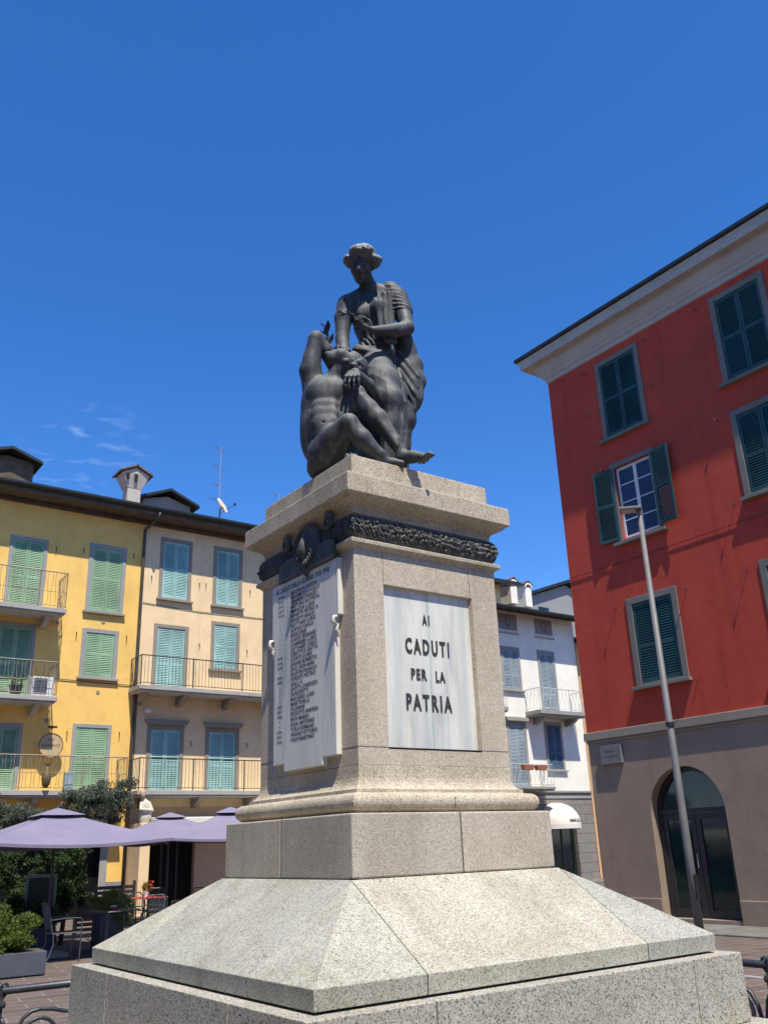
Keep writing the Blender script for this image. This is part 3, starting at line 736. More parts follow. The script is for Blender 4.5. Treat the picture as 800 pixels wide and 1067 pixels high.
def head(S, c, up, fwd, H, beard=False):
    up = unit(up); fwd = np.array(fwd, float); fwd = unit(fwd - up * (fwd @ up)); rt = np.cross(fwd, up); A = [rt, fwd, up]; c = np.array(c, float)
    P = lambda x, y, z: c + H * (x * rt + y * fwd + z * up)
    S.ell(P(0, -.07, .13), [.30 * H, .38 * H, .36 * H], A, 0.02)
    S.ell(P(0, .10, -.10), [.25 * H, .26 * H, .30 * H], A, 0.03)
    S.ell(P(0, .13, -.30), [.17 * H, .19 * H, .18 * H], A, 0.02)
    S.cap(P(0, .25, -.42), P(0, .25, -.42), .07 * H, .07 * H, 0.02)
    for sx in (-1, 1):
        S.cap(P(sx * .14, .37, .02), P(sx * .14, .37, .02), .075 * H, .075 * H, 0.012, cut=True)
        S.ell(P(sx * .135, .270, .0), [.055 * H, .045 * H, .030 * H], A, 0.006)
        S.cap(P(sx * .05, .335, .10), P(sx * .20, .27, .10), .035 * H, .03 * H, 0.012)
        S.cap(P(sx * .16, .20, -.12), P(sx * .16, .20, -.12), .075 * H, .075 * H, 0.035)
        S.ell(P(sx * .275, -.02, -.04), [.030 * H, .06 * H, .09 * H], A, 0.006)
    S.cap(P(0, .33, .06), P(0, .43, -.13), .035 * H, .05 * H, 0.010)
    S.cap(P(-.045, .37, -.15), P(.045, .37, -.15), .035 * H, .035 * H, 0.008)
    S.cap(P(-.07, .325, -.245), P(.07, .325, -.245), .032 * H, .032 * H, 0.006)
    S.cap(P(-.055, .315, -.30), P(.055, .315, -.30), .034 * H, .034 * H, 0.006)
    return P, A
def hand(S, wrist, palm_dir, normal, size, curl, thumb_side=1, spread=0.18, lens=(0.86, 1.0, 0.94, 0.74)):
    """palm + four unequal bent fingers + thumb; curl in radians per knuckle towards the normal"""
    d = unit(palm_dir); nn = np.array(normal, float); nn = unit(nn - d * (nn @ d)); sd = np.cross(d, nn); w_ = np.array(wrist, float); s_ = size
    for t in (-0.30, -0.1, 0.1, 0.30):
        S.cap(w_ + sd * t * 0.25 * s_, w_ + d * .48 * s_ + sd * t * .78 * s_, .085 * s_, .085 * s_, 0.010)
    for i, ln in enumerate(lens):
        off = (i - 1.5) * 0.155 * s_; p = w_ + d * .48 * s_ + sd * off; a = 0.15; dd = d + sd * (i - 1.5) * spread * 0.3; dd = unit(dd)
        for j, sg in enumerate((.24, .17, .13)):
            a += curl[j]; q = p + (dd * math.cos(a) + nn * math.sin(a)) * sg * ln * s_
            S.cap(p, q, (.060 - .008 * j) * s_, (.054 - .008 * j) * s_, 0.003); p = q
    p = w_ + d * .10 * s_ + sd * thumb_side * .20 * s_; q = p + (d * .62 + sd * thumb_side * .55 + nn * .45) * .24 * s_; r = q + (d * .8 + nn * .55 - sd * thumb_side * .1) * .2 * s_
    S.cap(p, q, .085 * s_, .065 * s_, 0.008); S.cap(q, r, .062 * s_, .045 * s_, 0.004)

scu = root('bronze_sculpture', tuple(KM((0, 0, 4.297))), 'dark bronze sculpture of a draped woman bowed over a seated nude man', 'sculpture')

# --- the man
S = SDF((-.66, -.98, 4.24), (.58, .02, 5.76), 0.0062)
c = S.chain
# torso
S.ell((-.372, -.42, 4.52), (.135, .17, .13), None, .05)
S.ell((-.345, -.47, 4.66), (.125, .14, .16), None, .05)
S.ell((-.365, -.44, 4.80), (.150, .135, .16), None, .05)
S.ell((-.345, -.41, 5.00), (.175, .145, .18), None, .05)
S.ell((-.330, -.40, 5.12), (.150, .120, .11), None, .05)
S.ell((-.480, -.36, 4.96), (.085, .11, .24), None, .05)          # right flank and shoulder blade
S.ell((-.500, -.36, 4.72), (.070, .11, .20), None, .06)
S.ell((-.405, -.485, 5.07), (.095, .055, .080), None, .05); S.ell((-.265, -.490, 5.06), (.090, .055, .080), None, .05)  # pectorals
S.cap((-.333, -.565, 5.12), (-.345, -.585, 4.86), .010, .010, .025, cut=True)   # sternum groove
for zz, xx in ((4.90, .065), (4.82, .062), (4.735, .058)):
    for sx in (-1, 1): S.ell((-.352 + sx * .050, -.538 - (4.9 - zz) * .16, zz), (.048, .017, .036), None, .045)
for k_ in range(4): S.cap((-.47 + .01 * k_, -.49, 4.86 - .045 * k_), (-.44, -.52, 4.83 - .045 * k_), .014, .010, .03)
S.cap((-.47, -.53, 4.70), (-.36, -.585, 4.72), .010, .010, .02, cut=True)
S.cap((-.45, -.54, 4.61), (-.30, -.60, 4.66), .010, .010, .02, cut=True)
S.ell((-.385, -.38, 4.42), (.13, .15, .10), None, .05)
# neck + head thrown back
S.cap((-.315, -.40, 5.17), (-.205, -.44, 5.30), .080, .066, .035)
S.cap((-.335, -.47, 5.14), (-.265, -.48, 5.28), .024, .020, .02)
headP, headA = head(S, (-.190, -.43, 5.335), (.90, .22, .14), (-.10, -.26, .95), .335)
# raised right arm
c([(-.455, -.36, 5.16), (-.482, -.38, 5.30), (-.440, -.42, 5.57)], [.098, .088, .058], .03)
S.ell((-.475, -.41, 5.36), (.062, .062, .12), None, .03)
S.cap((-.430, -.41, 5.595), (-.430, -.41, 5.595), .060, .060, .02)
c([(-.425, -.41, 5.595), (-.355, -.36, 5.50), (-.29, -.27, 5.36)], [.060, .062, .040], .02)
hand(S, (-.29, -.27, 5.36), (.75, .45, -.35), (.2, -.9, .1), .20, (.3, .4, .3), 1)
# left arm laid over the woman's knee, hand hanging
c([(-.215, -.33, 5.14), (-.07, -.27, 5.13), (.065, -.28, 5.055)], [.088, .070, .056], .03)
c([(.065, -.28, 5.055), (-.01, -.42, 5.125), (-.105, -.56, 5.175)], [.056, .055, .036], .02)
hand(S, (-.108, -.565, 5.180), (-.18, -.55, -.75), (.1, .75, -.55), .225, (.30, .35, .25), -1, .25)
# front (right) leg
c([(-.36, -.47, 4.50), (-.27, -.59, 4.575), (-.165, -.70, 4.655)], [.125, .108, .074], .04)
S.ell((-.158, -.715, 4.645), (.064, .064, .070), None, .02)
c([(-.155, -.705, 4.64), (-.065, -.700, 4.515), (.065, -.660, 4.395), (.105, -.64, 4.345)], [.070, .074, .046, .040], .025)
c([(.10, -.635, 4.345), (.17, -.635, 4.335), (.235, -.655, 4.322)], [.044, .034, .022], .02)
S.cap((.075, -.60, 4.330), (.075, -.60, 4.330), .036, .036, .02)
# rear (left) leg, knee high
c([(-.30, -.36, 4.60), (-.21, -.42, 4.80), (-.115, -.49, 5.005)], [.125, .105, .074], .04)
S.ell((-.10, -.505, 5.01), (.066, .066, .074), None, .02)
c([(-.105, -.50, 5.0), (-.01, -.515, 4.86), (.06, -.53, 4.76), (.19, -.56, 4.545), (.245, -.575, 4.43)], [.070, .076, .080, .050, .044], .03)
S.cap((-.055, -.56, 4.95), (.20, -.605, 4.50), .020, .015, .03)
S.cap((.235, -.535, 4.375), (.235, -.535, 4.375), .048, .048, .02)
c([(.24, -.57, 4.40), (.32, -.625, 4.385), (.41, -.68, 4.350)], [.052, .046, .034], .03)
for i_, (da, db) in enumerate(((.070, -.055), (.064, -.034), (.054, -.018), (.044, -.003), (.032, .012))):
    r_ = .021 if i_ == 0 else .014
    bx = (.395 + (i_ * -.006), -.695 + i_ * .020, 4.340); S.cap(bx, (bx[0] + da * .6, bx[1] + db - .01, 4.345), r_, r_ * .85, .004); S.cap((bx[0] + da * .6, bx[1] + db - .01, 4.345), (bx[0] + da, bx[1] + db - .025, 4.328), r_ * .9, r_ * .75, .004)
man = sdf_obj('male_figure', S, 'bronze', scu)
# curls of hair
S = SDF((-.36, -.72, 5.14), (.12, -.10, 5.62), 0.007)
def curls(am, fr):
    return lambda X, Y, Z, t: am * (np.sin(X * fr + 1.3 * np.sin(Y * fr * .7)) * np.sin(Y * fr * 1.1 + Z * fr * .4) * np.sin(Z * fr + 2 * np.sin(X * fr * .5)))
hc = headP(0, -.14, .20); S.ell(hc, [.33 * .34, .36 * .34, .34 * .34], headA, .02, disp=curls(.016, 75))
for k_ in range(12):
    a_ = R_(k_ * 30); q_ = headP(.33 * math.cos(a_), -.16 - .10 * math.sin(a_ * 2), .12 + .30 * abs(math.sin(a_))); S.cap(q_, q_ + .01, .024, .020, .012)
q_ = headP(0, .34, .0); S.ell(headP(0, .30, -.05), [.30 * .34, .22 * .34, .33 * .34], headA, .01, cut=True)
put_h = sdf_obj('curly_hair', S, 'bronze', man)

# --- the woman: body
S = SDF((-.36, -.50, 5.0), (.48, .30, 6.78), 0.0062)
c = S.chain
S.ell((.035, .03, 6.14), (.185, .125, .17), None, .05)
S.ell((.030, .05, 5.98), (.160, .120, .16), None, .05)
S.ell((.045, .06, 5.80), (.130, .105, .14), None, .05)
S.ell((.085, .07, 5.60), (.190, .150, .17), None, .06)
S.cap((-.17, .0, 6.20), (.24, .04, 6.30), .070, .070, .05)
S.ell((-.045, -.050, 6.06), (.080, .060, .085), None, .05); S.cap((.02, .0, 6.36), (.20, .03, 6.31), .055, .070, .04); S.cap((.01, .0, 6.34), (-.15, .0, 6.22), .055, .065, .04); S.ell((.115, -.070, 6.09), (.078, .062, .078), None, .03)
c([(.03, .02, 6.28), (.015, -.03, 6.36), (-.01, -.08, 6.44)], [.085, .064, .060], .03)
wP, wA = head(S, (-.030, -.150, 6.490), (.06, -.50, .86), (-.20, -.84, -.50), .355)
# her right arm
c([(-.185, -.005, 6.175), (-.215, -.02, 6.03), (-.228, -.05, 5.80)], [.088, .076, .058], .03)
c([(-.228, -.05, 5.80), (-.215, -.12, 5.62), (-.20, -.20, 5.47)], [.060, .056, .040], .02)
hand(S, (-.20, -.20, 5.47), (.2, -.6, -.7), (.7, -.2, .2), .20, (.25, .3, .2), 1)
# her left arm, forearm across
c([(.265, .035, 6.27), (.315, .0, 6.10), (.345, -.08, 5.87)], [.084, .080, .062], .03)
S.cap((.345, -.08, 5.865), (.345, -.08, 5.865), .062, .062, .02)
c([(.340, -.085, 5.865), (.235, -.165, 5.795), (.05, -.275, 5.735)], [.062, .060, .036], .02)
hand(S, (.05, -.278, 5.735), (-.85, -.25, .22), (-.1, -.35, .85), .195, (.45, .75, .5), 1, .1)
woman = sdf_obj('female_figure', S, 'bronze', scu)
# hair gathered round the head
S = SDF((-.30, -.42, 6.28), (.26, .26, 6.86), 0.0065)
hh = .355
S.ell(wP(0, -.10, .19), [.355 * hh, .42 * hh, .36 * hh], wA, .02, disp=curls(.010, 85))
S.ell(wP(0, .12, .36), [.30 * hh, .26 * hh, .15 * hh], wA, .03, disp=curls(.010, 90))
for sx_ in (-1, 1):
    for k_ in range(4): S.ell(wP(sx_ * (.34 + .04 * math.sin(k_ * 1.3)), .12 - .07 * k_, .17 - .045 * k_), [.095 * hh, .12 * hh, .10 * hh], wA, .03, disp=curls(.007, 105))
S.ell(wP(-.44, .02, .16), [.09 * hh, .09 * hh, .07 * hh], wA, .02)
S.ell(wP(.02, -.46, .02), [.17 * hh, .15 * hh, .17 * hh], wA, .02, disp=curls(.008, 110))
S.ell(wP(0, .42, -.12), [.245 * hh, .26 * hh, .34 * hh], wA, .01, cut=True)
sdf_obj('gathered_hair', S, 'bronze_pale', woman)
# gown
S = SDF((-.30, -.50, 4.26), (.56, .34, 6.42), 0.0078)
c = S.chain
def folds(am, fr, wob=6, ax=(1, .35, 0)):
    def f(X, Y, Z, t):
        u = X * ax[0] + Y * ax[1] + Z * ax[2] + .012 * np.sin(Z * wob + 2) + .008 * np.sin(Z * wob * 2.3 + X * 9)
        return am * (1 - 2 * np.abs(np.sin(u * fr)) ** .7) * (0.7 + .3 * np.sin(Z * 11 + X * 17))
    return f
# bodice on her left side and round the waist
S.ell((.125, .035, 6.14), (.140, .145, .185), None, .03, disp=folds(.010, 85))
S.ell((.115, -.085, 6.09), (.092, .072, .095), None, .03, disp=folds(.008, 95))
S.ell((.060, .045, 5.92), (.165, .130, .16), None, .04, disp=folds(.012, 70))
S.ell((.055, .06, 5.76), (.150, .125, .13), None, .04, disp=folds(.012, 75, 9, (1, .3, .5)))
S.cap((.215, .03, 6.335), (.255, .03, 6.24), .088, .098, .03, disp=folds(.007, 60, 6, (.2, .2, 1)))
c([(.270, .03, 6.26), (.318, -.005, 6.08)], [.100, .092], .03, disp=folds(.008, 70, 6, (.3, .2, 1)))
S.ell((-.055, -.02, 5.98), (.080, .09, .06), None, .03, disp=folds(.006, 70, 6, (.3, .1, 1)))
S.cap((-.10, -.03, 5.70), (.20, -.04, 5.63), .045, .040, .02, disp=folds(.008, 60, 5, (.25, 0, 1)))   # girdle roll
S.cap((.15, -.12, 6.20), (.17, -.12, 5.72), .030, .034, .02, disp=folds(.007, 120)); S.cap((.20, -.10, 6.22), (.22, -.08, 5.74), .026, .034, .02, disp=folds(.007, 120))
S.cap((.10, -.13, 6.10), (.115, -.11, 5.80), .022, .028, .02)
# hips and thighs
S.ell((.085, .10, 5.57), (.190, .150, .20), None, .05, disp=folds(.006, 30, 5, (1, .3, .6)))
c([(.065, -.02, 5.50), (.115, -.17, 5.27), (.160, -.27, 5.06)], [.155, .142, .116], .05, disp=folds(.003, 26, 4, (.8, .2, .9)))
c([(.160, -.27, 5.06), (.170, -.25, 4.85), (.16, -.20, 4.32)], [.110, .098, .120], .04, disp=folds(.010, 42, 3))
c([(.20, .13, 5.50), (.285, .08, 5.26), (.29, .06, 5.04)], [.155, .130, .105], .05, disp=folds(.008, 34, 3))
c([(.29, .06, 5.04), (.25, .05, 4.80), (.22, .05, 4.32)], [.085, .072, .080], .04, disp=folds(.009, 46, 3))
c([(.0, .05, 5.35), (-.02, .05, 4.9), (-.02, .02, 4.32)], [.15, .14, .17], .05, disp=folds(.010, 34, 3))
# falling folds between the knees
for k_, (x_, b_) in enumerate(((.210, -.20), (.243, -.16), (.275, -.12))):
    c([(x_ - .03, b_ + .12, 5.54), (x_ - .008, b_ + .02, 5.36), (x_ + .012, b_ - .02, 5.10), (x_ + .012, b_ + .03, 4.84), (x_ - .02, b_ + .05, 4.40)], [.014, .020, .024, .022, .028], .010)
S.cap((.225, -.14, 5.52), (.262, -.17, 4.95), .012, .014, .012, cut=True); S.cap((.19, -.20, 5.40), (.225, -.25, 4.80), .010, .012, .012, cut=True)
# mantle hanging behind the left arm: a few large soft swags
c([(.315, -.03, 5.86), (.358, .06, 5.70), (.388, .08, 5.58), (.398, .08, 5.42), (.362, .07, 5.25), (.312, .05, 5.12)], [.058, .068, .082, .090, .093, .066], .04, disp=folds(.004, 24, 3, (.7, .4, .9)))
c([(.30, .06, 5.80), (.31, .08, 5.50), (.32, .06, 5.20)], [.07, .10, .08], .05)
for k_ in range(4):
    t_ = k_ * .105; S.cap((.27 + .006 * k_, -.01, 5.66 - t_), (.42 - .012 * k_, -.01, 5.42 - t_), .016, .012, .020)
    S.cap((.265 + .006 * k_, -.035, 5.615 - t_), (.43 - .012 * k_, -.03, 5.37 - t_), .010, .008, .018, cut=True)
sdf_obj('draped_gown', S, 'bronze_cloth', woman)
# leaves in her hand, laurel sprig behind his elbow
def sprig(mb, pts, n, ln, wd, seed):
    rg = random.Random(seed); mb.tube(pts, 0.006, 5)
    P_ = [Vector(p) for p in pts]
    for k_ in range(n):
        t = (k_ + 1) / n * (len(P_) - 1); i_ = min(int(t), len(P_) - 2); q = P_[i_].lerp(P_[i_ + 1], t - i_)
        d = (P_[i_ + 1] - P_[i_]).normalized(); sd = d.orthogonal().normalized(); sd = Matrix.Rotation(rg.uniform(0, 6.28), 3, d) @ sd
        e = (d * .8 + sd * .75).normalized(); w_ = e.cross(sd).normalized() * wd; th = e.cross(w_).normalized() * wd * .3
        a = q; b2 = q + e * ln * .5; c2 = q + e * ln
        mb.quad(a, b2 + w_, c2, b2 + th); mb.quad(a, b2 + th, c2, b2 - w_); mb.quad(a, b2 - w_, c2, b2 - th); mb.quad(a, b2 - th, c2, b2 + w_)
def to_w(p): return KM((VIEW[0] * p[0] + VIEW[1] * p[1], -VIEW[1] * p[0] + VIEW[0] * p[1], p[2]))
sp = MB(); sprig(sp, [to_w(p) for p in ((-.09, -.36, 5.80), (-.15, -.37, 5.84), (-.235, -.37, 5.875))], 12, .05, .012, 4)
put('leaf_sprig', sp, 'bronze', scu, world=True)
sp = MB(); sprig(sp, [to_w(p) for p in ((-.30, -.30, 5.40), (-.325, -.30, 5.58), (-.345, -.31, 5.76))], 18, .085, .020, 5)
put('laurel_branch', sp, 'bronze', scu, world=True)
# cast ground under the figures
S = SDF((-.90, -.95, 4.20), (.75, .85, 4.95), 0.012)
A_ = [(0.8055, 0.5926, 0), (-0.5926, 0.8055, 0), (0, 0, 1)]
nb = lambda X, Y, Z, t: .014 * np.sin(X * 23 + 2 * np.sin(Y * 17)) * np.sin(Y * 29 + Z * 20) + .006 * np.sin(X * 70) * np.sin(Y * 66)
S.ell((-.02, .05, 4.33), (.55, .58, .075), A_, .03, disp=nb); S.ell((-.46, -.06, 4.31), (.20, .30, .05), A_, .03, disp=nb)
S.ell((-.10, .10, 4.55), (.30, .26, .30), A_, .06, disp=nb); S.ell((-.14, -.20, 4.48), (.22, .22, .20), A_, .05, disp=nb); S.ell((.05, -.42, 4.36), (.22, .18, .08), A_, .04, disp=nb)
S.ell((-.20, -.10, 4.80), (.17, .16, .30), A_, .06, disp=nb)
rk = sdf_obj('rocky_base', S, 'bronze', scu)
for v_ in rk.data.vertices:
    v_.co.x = max(-0.648 * K, min(0.648 * K, v_.co.x)); v_.co.y = max(-0.648 * K, min(0.648 * K, v_.co.y)); v_.co.z = max(0.0, v_.co.z)

# ------------------------------------------------------------------ buildings (local frame: x along the facade, -y out of it)
def wall_sheet(u0, u1, z0, z1, holes, depth=0.14, y=0.0):
    b = MB(); us = sorted({u0, u1} | {h[0] for h in holes} | {h[1] for h in holes}); zs_ = sorted({z0, z1} | {h[2] for h in holes} | {h[3] for h in holes})
    for a, c in zip(us, us[1:]):
        for d, e in zip(zs_, zs_[1:]):
            mx_, mz_ = (a + c) / 2, (d + e) / 2
            if any(h[0] < mx_ < h[1] and h[2] < mz_ < h[3] for h in holes): continue
            b.quad((a, y, d), (c, y, d), (c, y, e), (a, y, e))
    for a, c, d, e in holes:
        b.quad((a, y, d), (a, y, e), (a, y + depth, e), (a, y + depth, d)); b.quad((c, y, e), (c, y, d), (c, y + depth, d), (c, y + depth, e))
        b.quad((a, y, e), (c, y, e), (c, y + depth, e), (a, y + depth, e)); b.quad((c, y, d), (a, y, d), (a, y + depth, d), (c, y + depth, d))
    me = b.mesh('wall'); bm = bmesh.new(); bm.from_mesh(me); bmesh.ops.remove_doubles(bm, verts=bm.verts, dist=1e-4); bmesh.ops.recalc_face_normals(bm, faces=bm.faces); bm.to_mesh(me); bm.free()
    return me
MESHC = {}
def leaf_mesh(w, h, rails, slat=0.052, t=0.035):
    """one louvred shutter leaf, origin at lower left corner, front face at y=-t"""
    key = (round(w, 3), round(h, 3), tuple(rails), slat)
    if key in MESHC: return MESHC[key]
    b = MB(); s_ = 0.055
    b.box(0, s_, -t, 0, 0, h); b.box(w - s_, w, -t, 0, 0, h)
    rz = [0.0] + [r * h for r in rails] + [h]
    hh_ = 0.075
    spans = []
    for i, r in enumerate(rz):
        lo = r if i == 0 else (r - hh_ if i == len(rz) - 1 else r - hh_ / 2); b.box(s_, w - s_, -t + .004, -.004, lo, lo + hh_)
        spans.append((lo, lo + hh_))
    for (a, c_), (d, e) in zip(spans, spans[1:]):
        n = max(1, int((d - c_) / slat)); st_ = (d - c_) / n
        for k in range(n):
            z = c_ + k * st_; z2 = z + st_ * 0.93
            b.hexa([(s_, -t + .002, z), (w - s_, -t + .002, z), (w - s_, -t + .010, z), (s_, -t + .010, z), (s_, -.012, z2), (w - s_, -.012, z2), (w - s_, -.004, z2), (s_, -.004, z2)])
    me = b.mesh('shutter'); MESHC[key] = me; return me
def shutter_pair(parent, mat, u0, u1, z0, z1, rails=(0.5,), y=0.03):
    w = (u1 - u0 - 0.008) / 2; me = leaf_mesh(w, z1 - z0, rails)
    for x in (u0, u0 + w + 0.008):
        o = bpy.data.objects.new('shutter', me); COL.objects.link(o); o.parent = parent; o.location = (x, y, z0)
        if not me.materials: me.materials.append(M[mat])
        if me.materials[0] != M[mat]:
            o.data = me.copy(); o.data.materials[0] = M[mat]
def window(bld, kind, u0, u1, z0, z1, trim, shmat, sill=True, fr=0.11, rails=(0.5,), fr_t=0.025, cornice=False, pane='dark_room', door=False, label=None, sill_mat=None):
    """outer trim u0..u1, z0..z1; opening inside it. children: shutters, sill, lintel cornice"""
    a, b_, c_, d = u0 + fr, u1 - fr, (z0 if door else z0 + fr * 0.35), z1 - fr
    w = MB(); w.box(u0, a, -fr_t, 0.02, z0, z1); w.box(b_, u1, -fr_t, 0.02, z0, z1); w.box(a, b_, -fr_t, 0.02, d, z1)
    if not door: w.box(a, b_, -fr_t, 0.02, z0, c_)
    o = put(kind, w, trim, bld, bevel=0.006)
    if label: o['label'] = label
    shutter_pair(o, shmat, a + .006, b_ - .006, c_ + .006, d - .006, rails)
    p = MB(); p.box(a - .01, b_ + .01, 0.10, 0.12, c_ - .01, d + .01); put('pane', p, pane, o)
    if sill and not door:
        s_ = MB(); s_.box(u0 - 0.06, u1 + 0.06, -0.11, 0.0, z0 - 0.07, z0 - 0.002); put('sill', s_, sill_mat or trim, o, bevel=0.006)
    if cornice:
        s_ = MB(); s_.prism([(u0 - .02, z1 + .02), (u1 + .02, z1 + .02), (u1 + .12, z1 + .16), (u0 - .12, z1 + .16)], -0.16, 0.0); put('lintel', s_, trim, o, bevel=0.01)
    return o, (a, b_, c_, d)
def rail_straight(b, p, q, z0, z1, n, r=0.0065, wave=0.0, mid=()):
    p = Vector(p); q = Vector(q); d = q - p; ln = d.length; dn = d.normalized()
    b.bar((p.x, p.y, z1), (q.x, q.y, z1), 0.017); b.bar((p.x, p.y, z0), (q.x, q.y, z0), 0.011)
    for m_ in mid: b.bar((p.x, p.y, m_), (q.x, q.y, m_), 0.008)
    for k in range(n + 1):
        c = p + d * (k / n)
        if wave and 0 < k < n:
            pts = []
            for i in range(9):
                t = i / 8; sgn = 1 if k % 2 else -1
                pts.append((c.x + dn.x * wave * sgn * math.sin(t * 2 * math.pi), c.y + dn.y * wave * sgn * math.sin(t * 2 * math.pi), z0 + (z1 - z0) * t))
            b.tube(pts, r, 4)
        else: b.bar((c.x, c.y, z0 - .03), (c.x, c.y, z1), r * (1.7 if k in (0, n) else 1))
def balcony(bld, u0, u1, zf, zr, proj, slab_mat, iron, th=0.13, brackets=(), bmat=None, wave=0.0, step=0.11, ends=(True, True), belly=0.0, mid=()):
    b = MB(); b.box(u0, u1, -proj, 0.0, zf - th, zf); b.box(u0 + .04, u1 - .04, -proj + .04, 0.0, zf - th - .05, zf - th - .001)
    o = put('balcony', b, slab_mat, bld, bevel=0.01)
    r = MB(); n = int((u1 - u0 - .1) / step)
    rail_straight(r, (u0 + .04, -proj + .04, 0), (u1 - .04, -proj + .04, 0), zf + .07, zr, n, wave=wave, mid=mid)
    for e, x in zip(ends, (u0 + .04, u1 - .04)):
        if e: rail_straight(r, (x, -proj + .04, 0), (x, -.01, 0), zf + .07, zr, int(proj / step), wave=wave, mid=mid)
    for x in np.arange(u0 + .04, u1, 1.7): r.bar((x, -proj + .04, zf), (x, -proj + .04, zr + .02), 0.018)
    put('railing', r, iron, o)
    for x in brackets:
        k = MB(); k.prism([(-proj * .75, zf - th - .05), (0, zf - th - .05), (0, zf - th - .34), (-proj * .25, zf - th - .30), (-proj * .6, zf - th - .17)], x - .09, x + .09)
        k.xf(lambda p: (p.y, p.x, p.z)); put('bracket', k, bmat or slab_mat, o, bevel=0.015)
    return o
def hook(bld, u, z, out=0.127, mat='iron'):
    b = MB(); b.bar((u, 0.01, z), (u, -out, z), 0.009); b.bar((u, -out + .005, z - .035), (u, -out + .005, z + .045), 0.011); put('shutter_hook', b, mat, bld)
def pin(bld, u, z, L_=0.22):
    b = MB(); b.bar((u, 0.01, z), (u, -.05, z), 0.010); b.bar((u, -.05, z), (u, -.05, z - L_), 0.012); put('shutter_hook', b, 'iron', bld)

# ---- yellow house and cream house, one continuous row on the far side of the square
YF = 22.42; X0 = 7.227
def box_body(u0, u1, z1, depth, y=0.4):
    b = MB(); b.box(u0, u1, y, depth, 0, z1); return b
def side_strips(b, u0, u1, z1):   # returns between the sheet and the body
    b.quad((u0, 0, 0), (u0, .4, 0), (u0, .4, z1), (u0, 0, z1)); b.quad((u1, 0, 0), (u1, .4, 0), (u1, .4, z1), (u1, 0, z1)); return b

UY0, UY1 = -11.0, -0.47
yel = root('townhouse', (X0, YF, 0), 'yellow plastered townhouse with green louvred shutters and small iron balconies', 'house', 'row houses across the square')
WT = 12.05
wy = []   # holes
def add_w(bld, lst, *a, **k):
    lst.append((a, k))
ylist, clist = [], []
add_w(None, ylist, 'balcony_door', -4.62, -3.50, 8.47, 10.78, 'trim_grey', 'sh_green', door=True, rails=(.48,))
add_w(None, ylist, 'window', -2.23, -1.03, 8.72, 10.92, 'trim_grey', 'sh_green', fr=.13, sill_mat='trim_brown')
add_w(None, ylist, 'balcony_door', -4.70, -3.60, 5.92, 8.12, 'trim_grey', 'sh_green', door=True, rails=(.48,))
add_w(None, ylist, 'window', -2.24, -1.10, 6.68, 8.18, 'trim_grey', 'sh_green', fr=.13, sill_mat='trim_grey')
add_w(None, ylist, 'balcony_door', -4.80, -3.69, 3.36, 5.22, 'trim_grey', 'sh_green', door=True, rails=(.48,))
add_w(None, ylist, 'balcony_door', -2.28, -1.12, 3.36, 5.30, 'trim_grey', 'sh_green', door=True, rails=(.45,))
add_w(None, clist, 'window', 0.10, 1.23, 9.42, 11.52, 'trim_brown', 'sh_aqua', fr=.12, rails=(.5,))
add_w(None, clist, 'window', 2.02, 3.12, 9.42, 11.52, 'trim_brown', 'sh_aqua', fr=.13, rails=(.5,))
add_w(None, clist, 'window', 4.10, 5.20, 9.42, 11.52, 'trim_brown', 'sh_aqua', fr=.13, rails=(.5,))
add_w(None, clist, 'balcony_door', 0.03, 1.22, 6.42, 8.57, 'trim_brown', 'sh_aqua', door=True, fr=.12, rails=(.42,))
add_w(None, clist, 'window', 2.02, 3.07, 7.26, 8.87, 'trim_brown', 'sh_aqua', fr=.12, rails=(.5,))
add_w(None, clist, 'window', 4.10, 5.15, 7.26, 8.87, 'trim_brown', 'sh_aqua', fr=.12, rails=(.5,))
add_w(None, clist, 'balcony_door', 0.00, 1.21, 3.38, 5.36, 'trim_brown', 'sh_aqua', door=True, fr=.13, cornice=True, rails=(.42,))
add_w(None, clist, 'balcony_door', 1.94, 3.13, 3.38, 5.36, 'trim_brown', 'sh_aqua', door=True, fr=.13, cornice=True, rails=(.42,))
add_w(None, clist, 'balcony_door', 4.05, 5.2, 3.38, 5.36, 'trim_brown', 'sh_aqua', door=True, fr=.13, cornice=True, rails=(.42,))
def holes_of(lst):
    r = []
    for a, k in lst:
        fr = k.get('fr', .11); r.append((a[1] + fr, a[2] - fr, a[3] if k.get('door') else a[3] + fr * .35, a[4] - fr))
    return r
# ground floor openings
gy = [(-8.6, -5.2, 0.0, 2.75), (-4.9, -0.98, 0.0, 2.70)]
put('wall', wall_sheet(UY0, UY1, 0, WT, holes_of(ylist) + gy, .3), 'yellow', yel)
b = box_body(UY0, UY1, WT, 9.0, .45); side_strips(b, UY0, UY1, WT); put('wall', b, 'yellow', yel)
for a, k in ylist: window(yel, *a, **k)
for h in gy:
    f = MB(); a, c_, d, e = h
    n = 4
    for i in range(n + 1):
        x = a + (c_ - a) * i / n; f.box(max(a, x - .04), min(c_, x + .04), .16, .22, d, e)
    f.box(a, c_, .162, .218, e - .5, e - .42); o = put('shop_front', f, 'frame_dark', yel); p = MB(); p.box(a, c_, .19, .2, d, e); put('pane', p, 'glass_dark', o)
p = MB(); p.box(-0.975, UY1, -.03, 0, 0, .92); put('plinth', p, 'plinth_grey', yel, bevel=.01)
p = MB(); p.box(-1.20, -0.98, -.03, 0, 0.0, 2.9); put('door_surround', p, 'trim_grey', yel, bevel=.01)
balcony(yel, -7.3, -3.02, 8.46, 9.55, .9, 'concrete', 'iron_tan', brackets=(-3.45, -5.4), wave=.02, mid=(8.95,))
balcony(yel, -7.3, -3.05, 5.90, 6.88, .9, 'concrete', 'iron_tan', brackets=(-3.5, -5.4), wave=.02, mid=(6.35,))
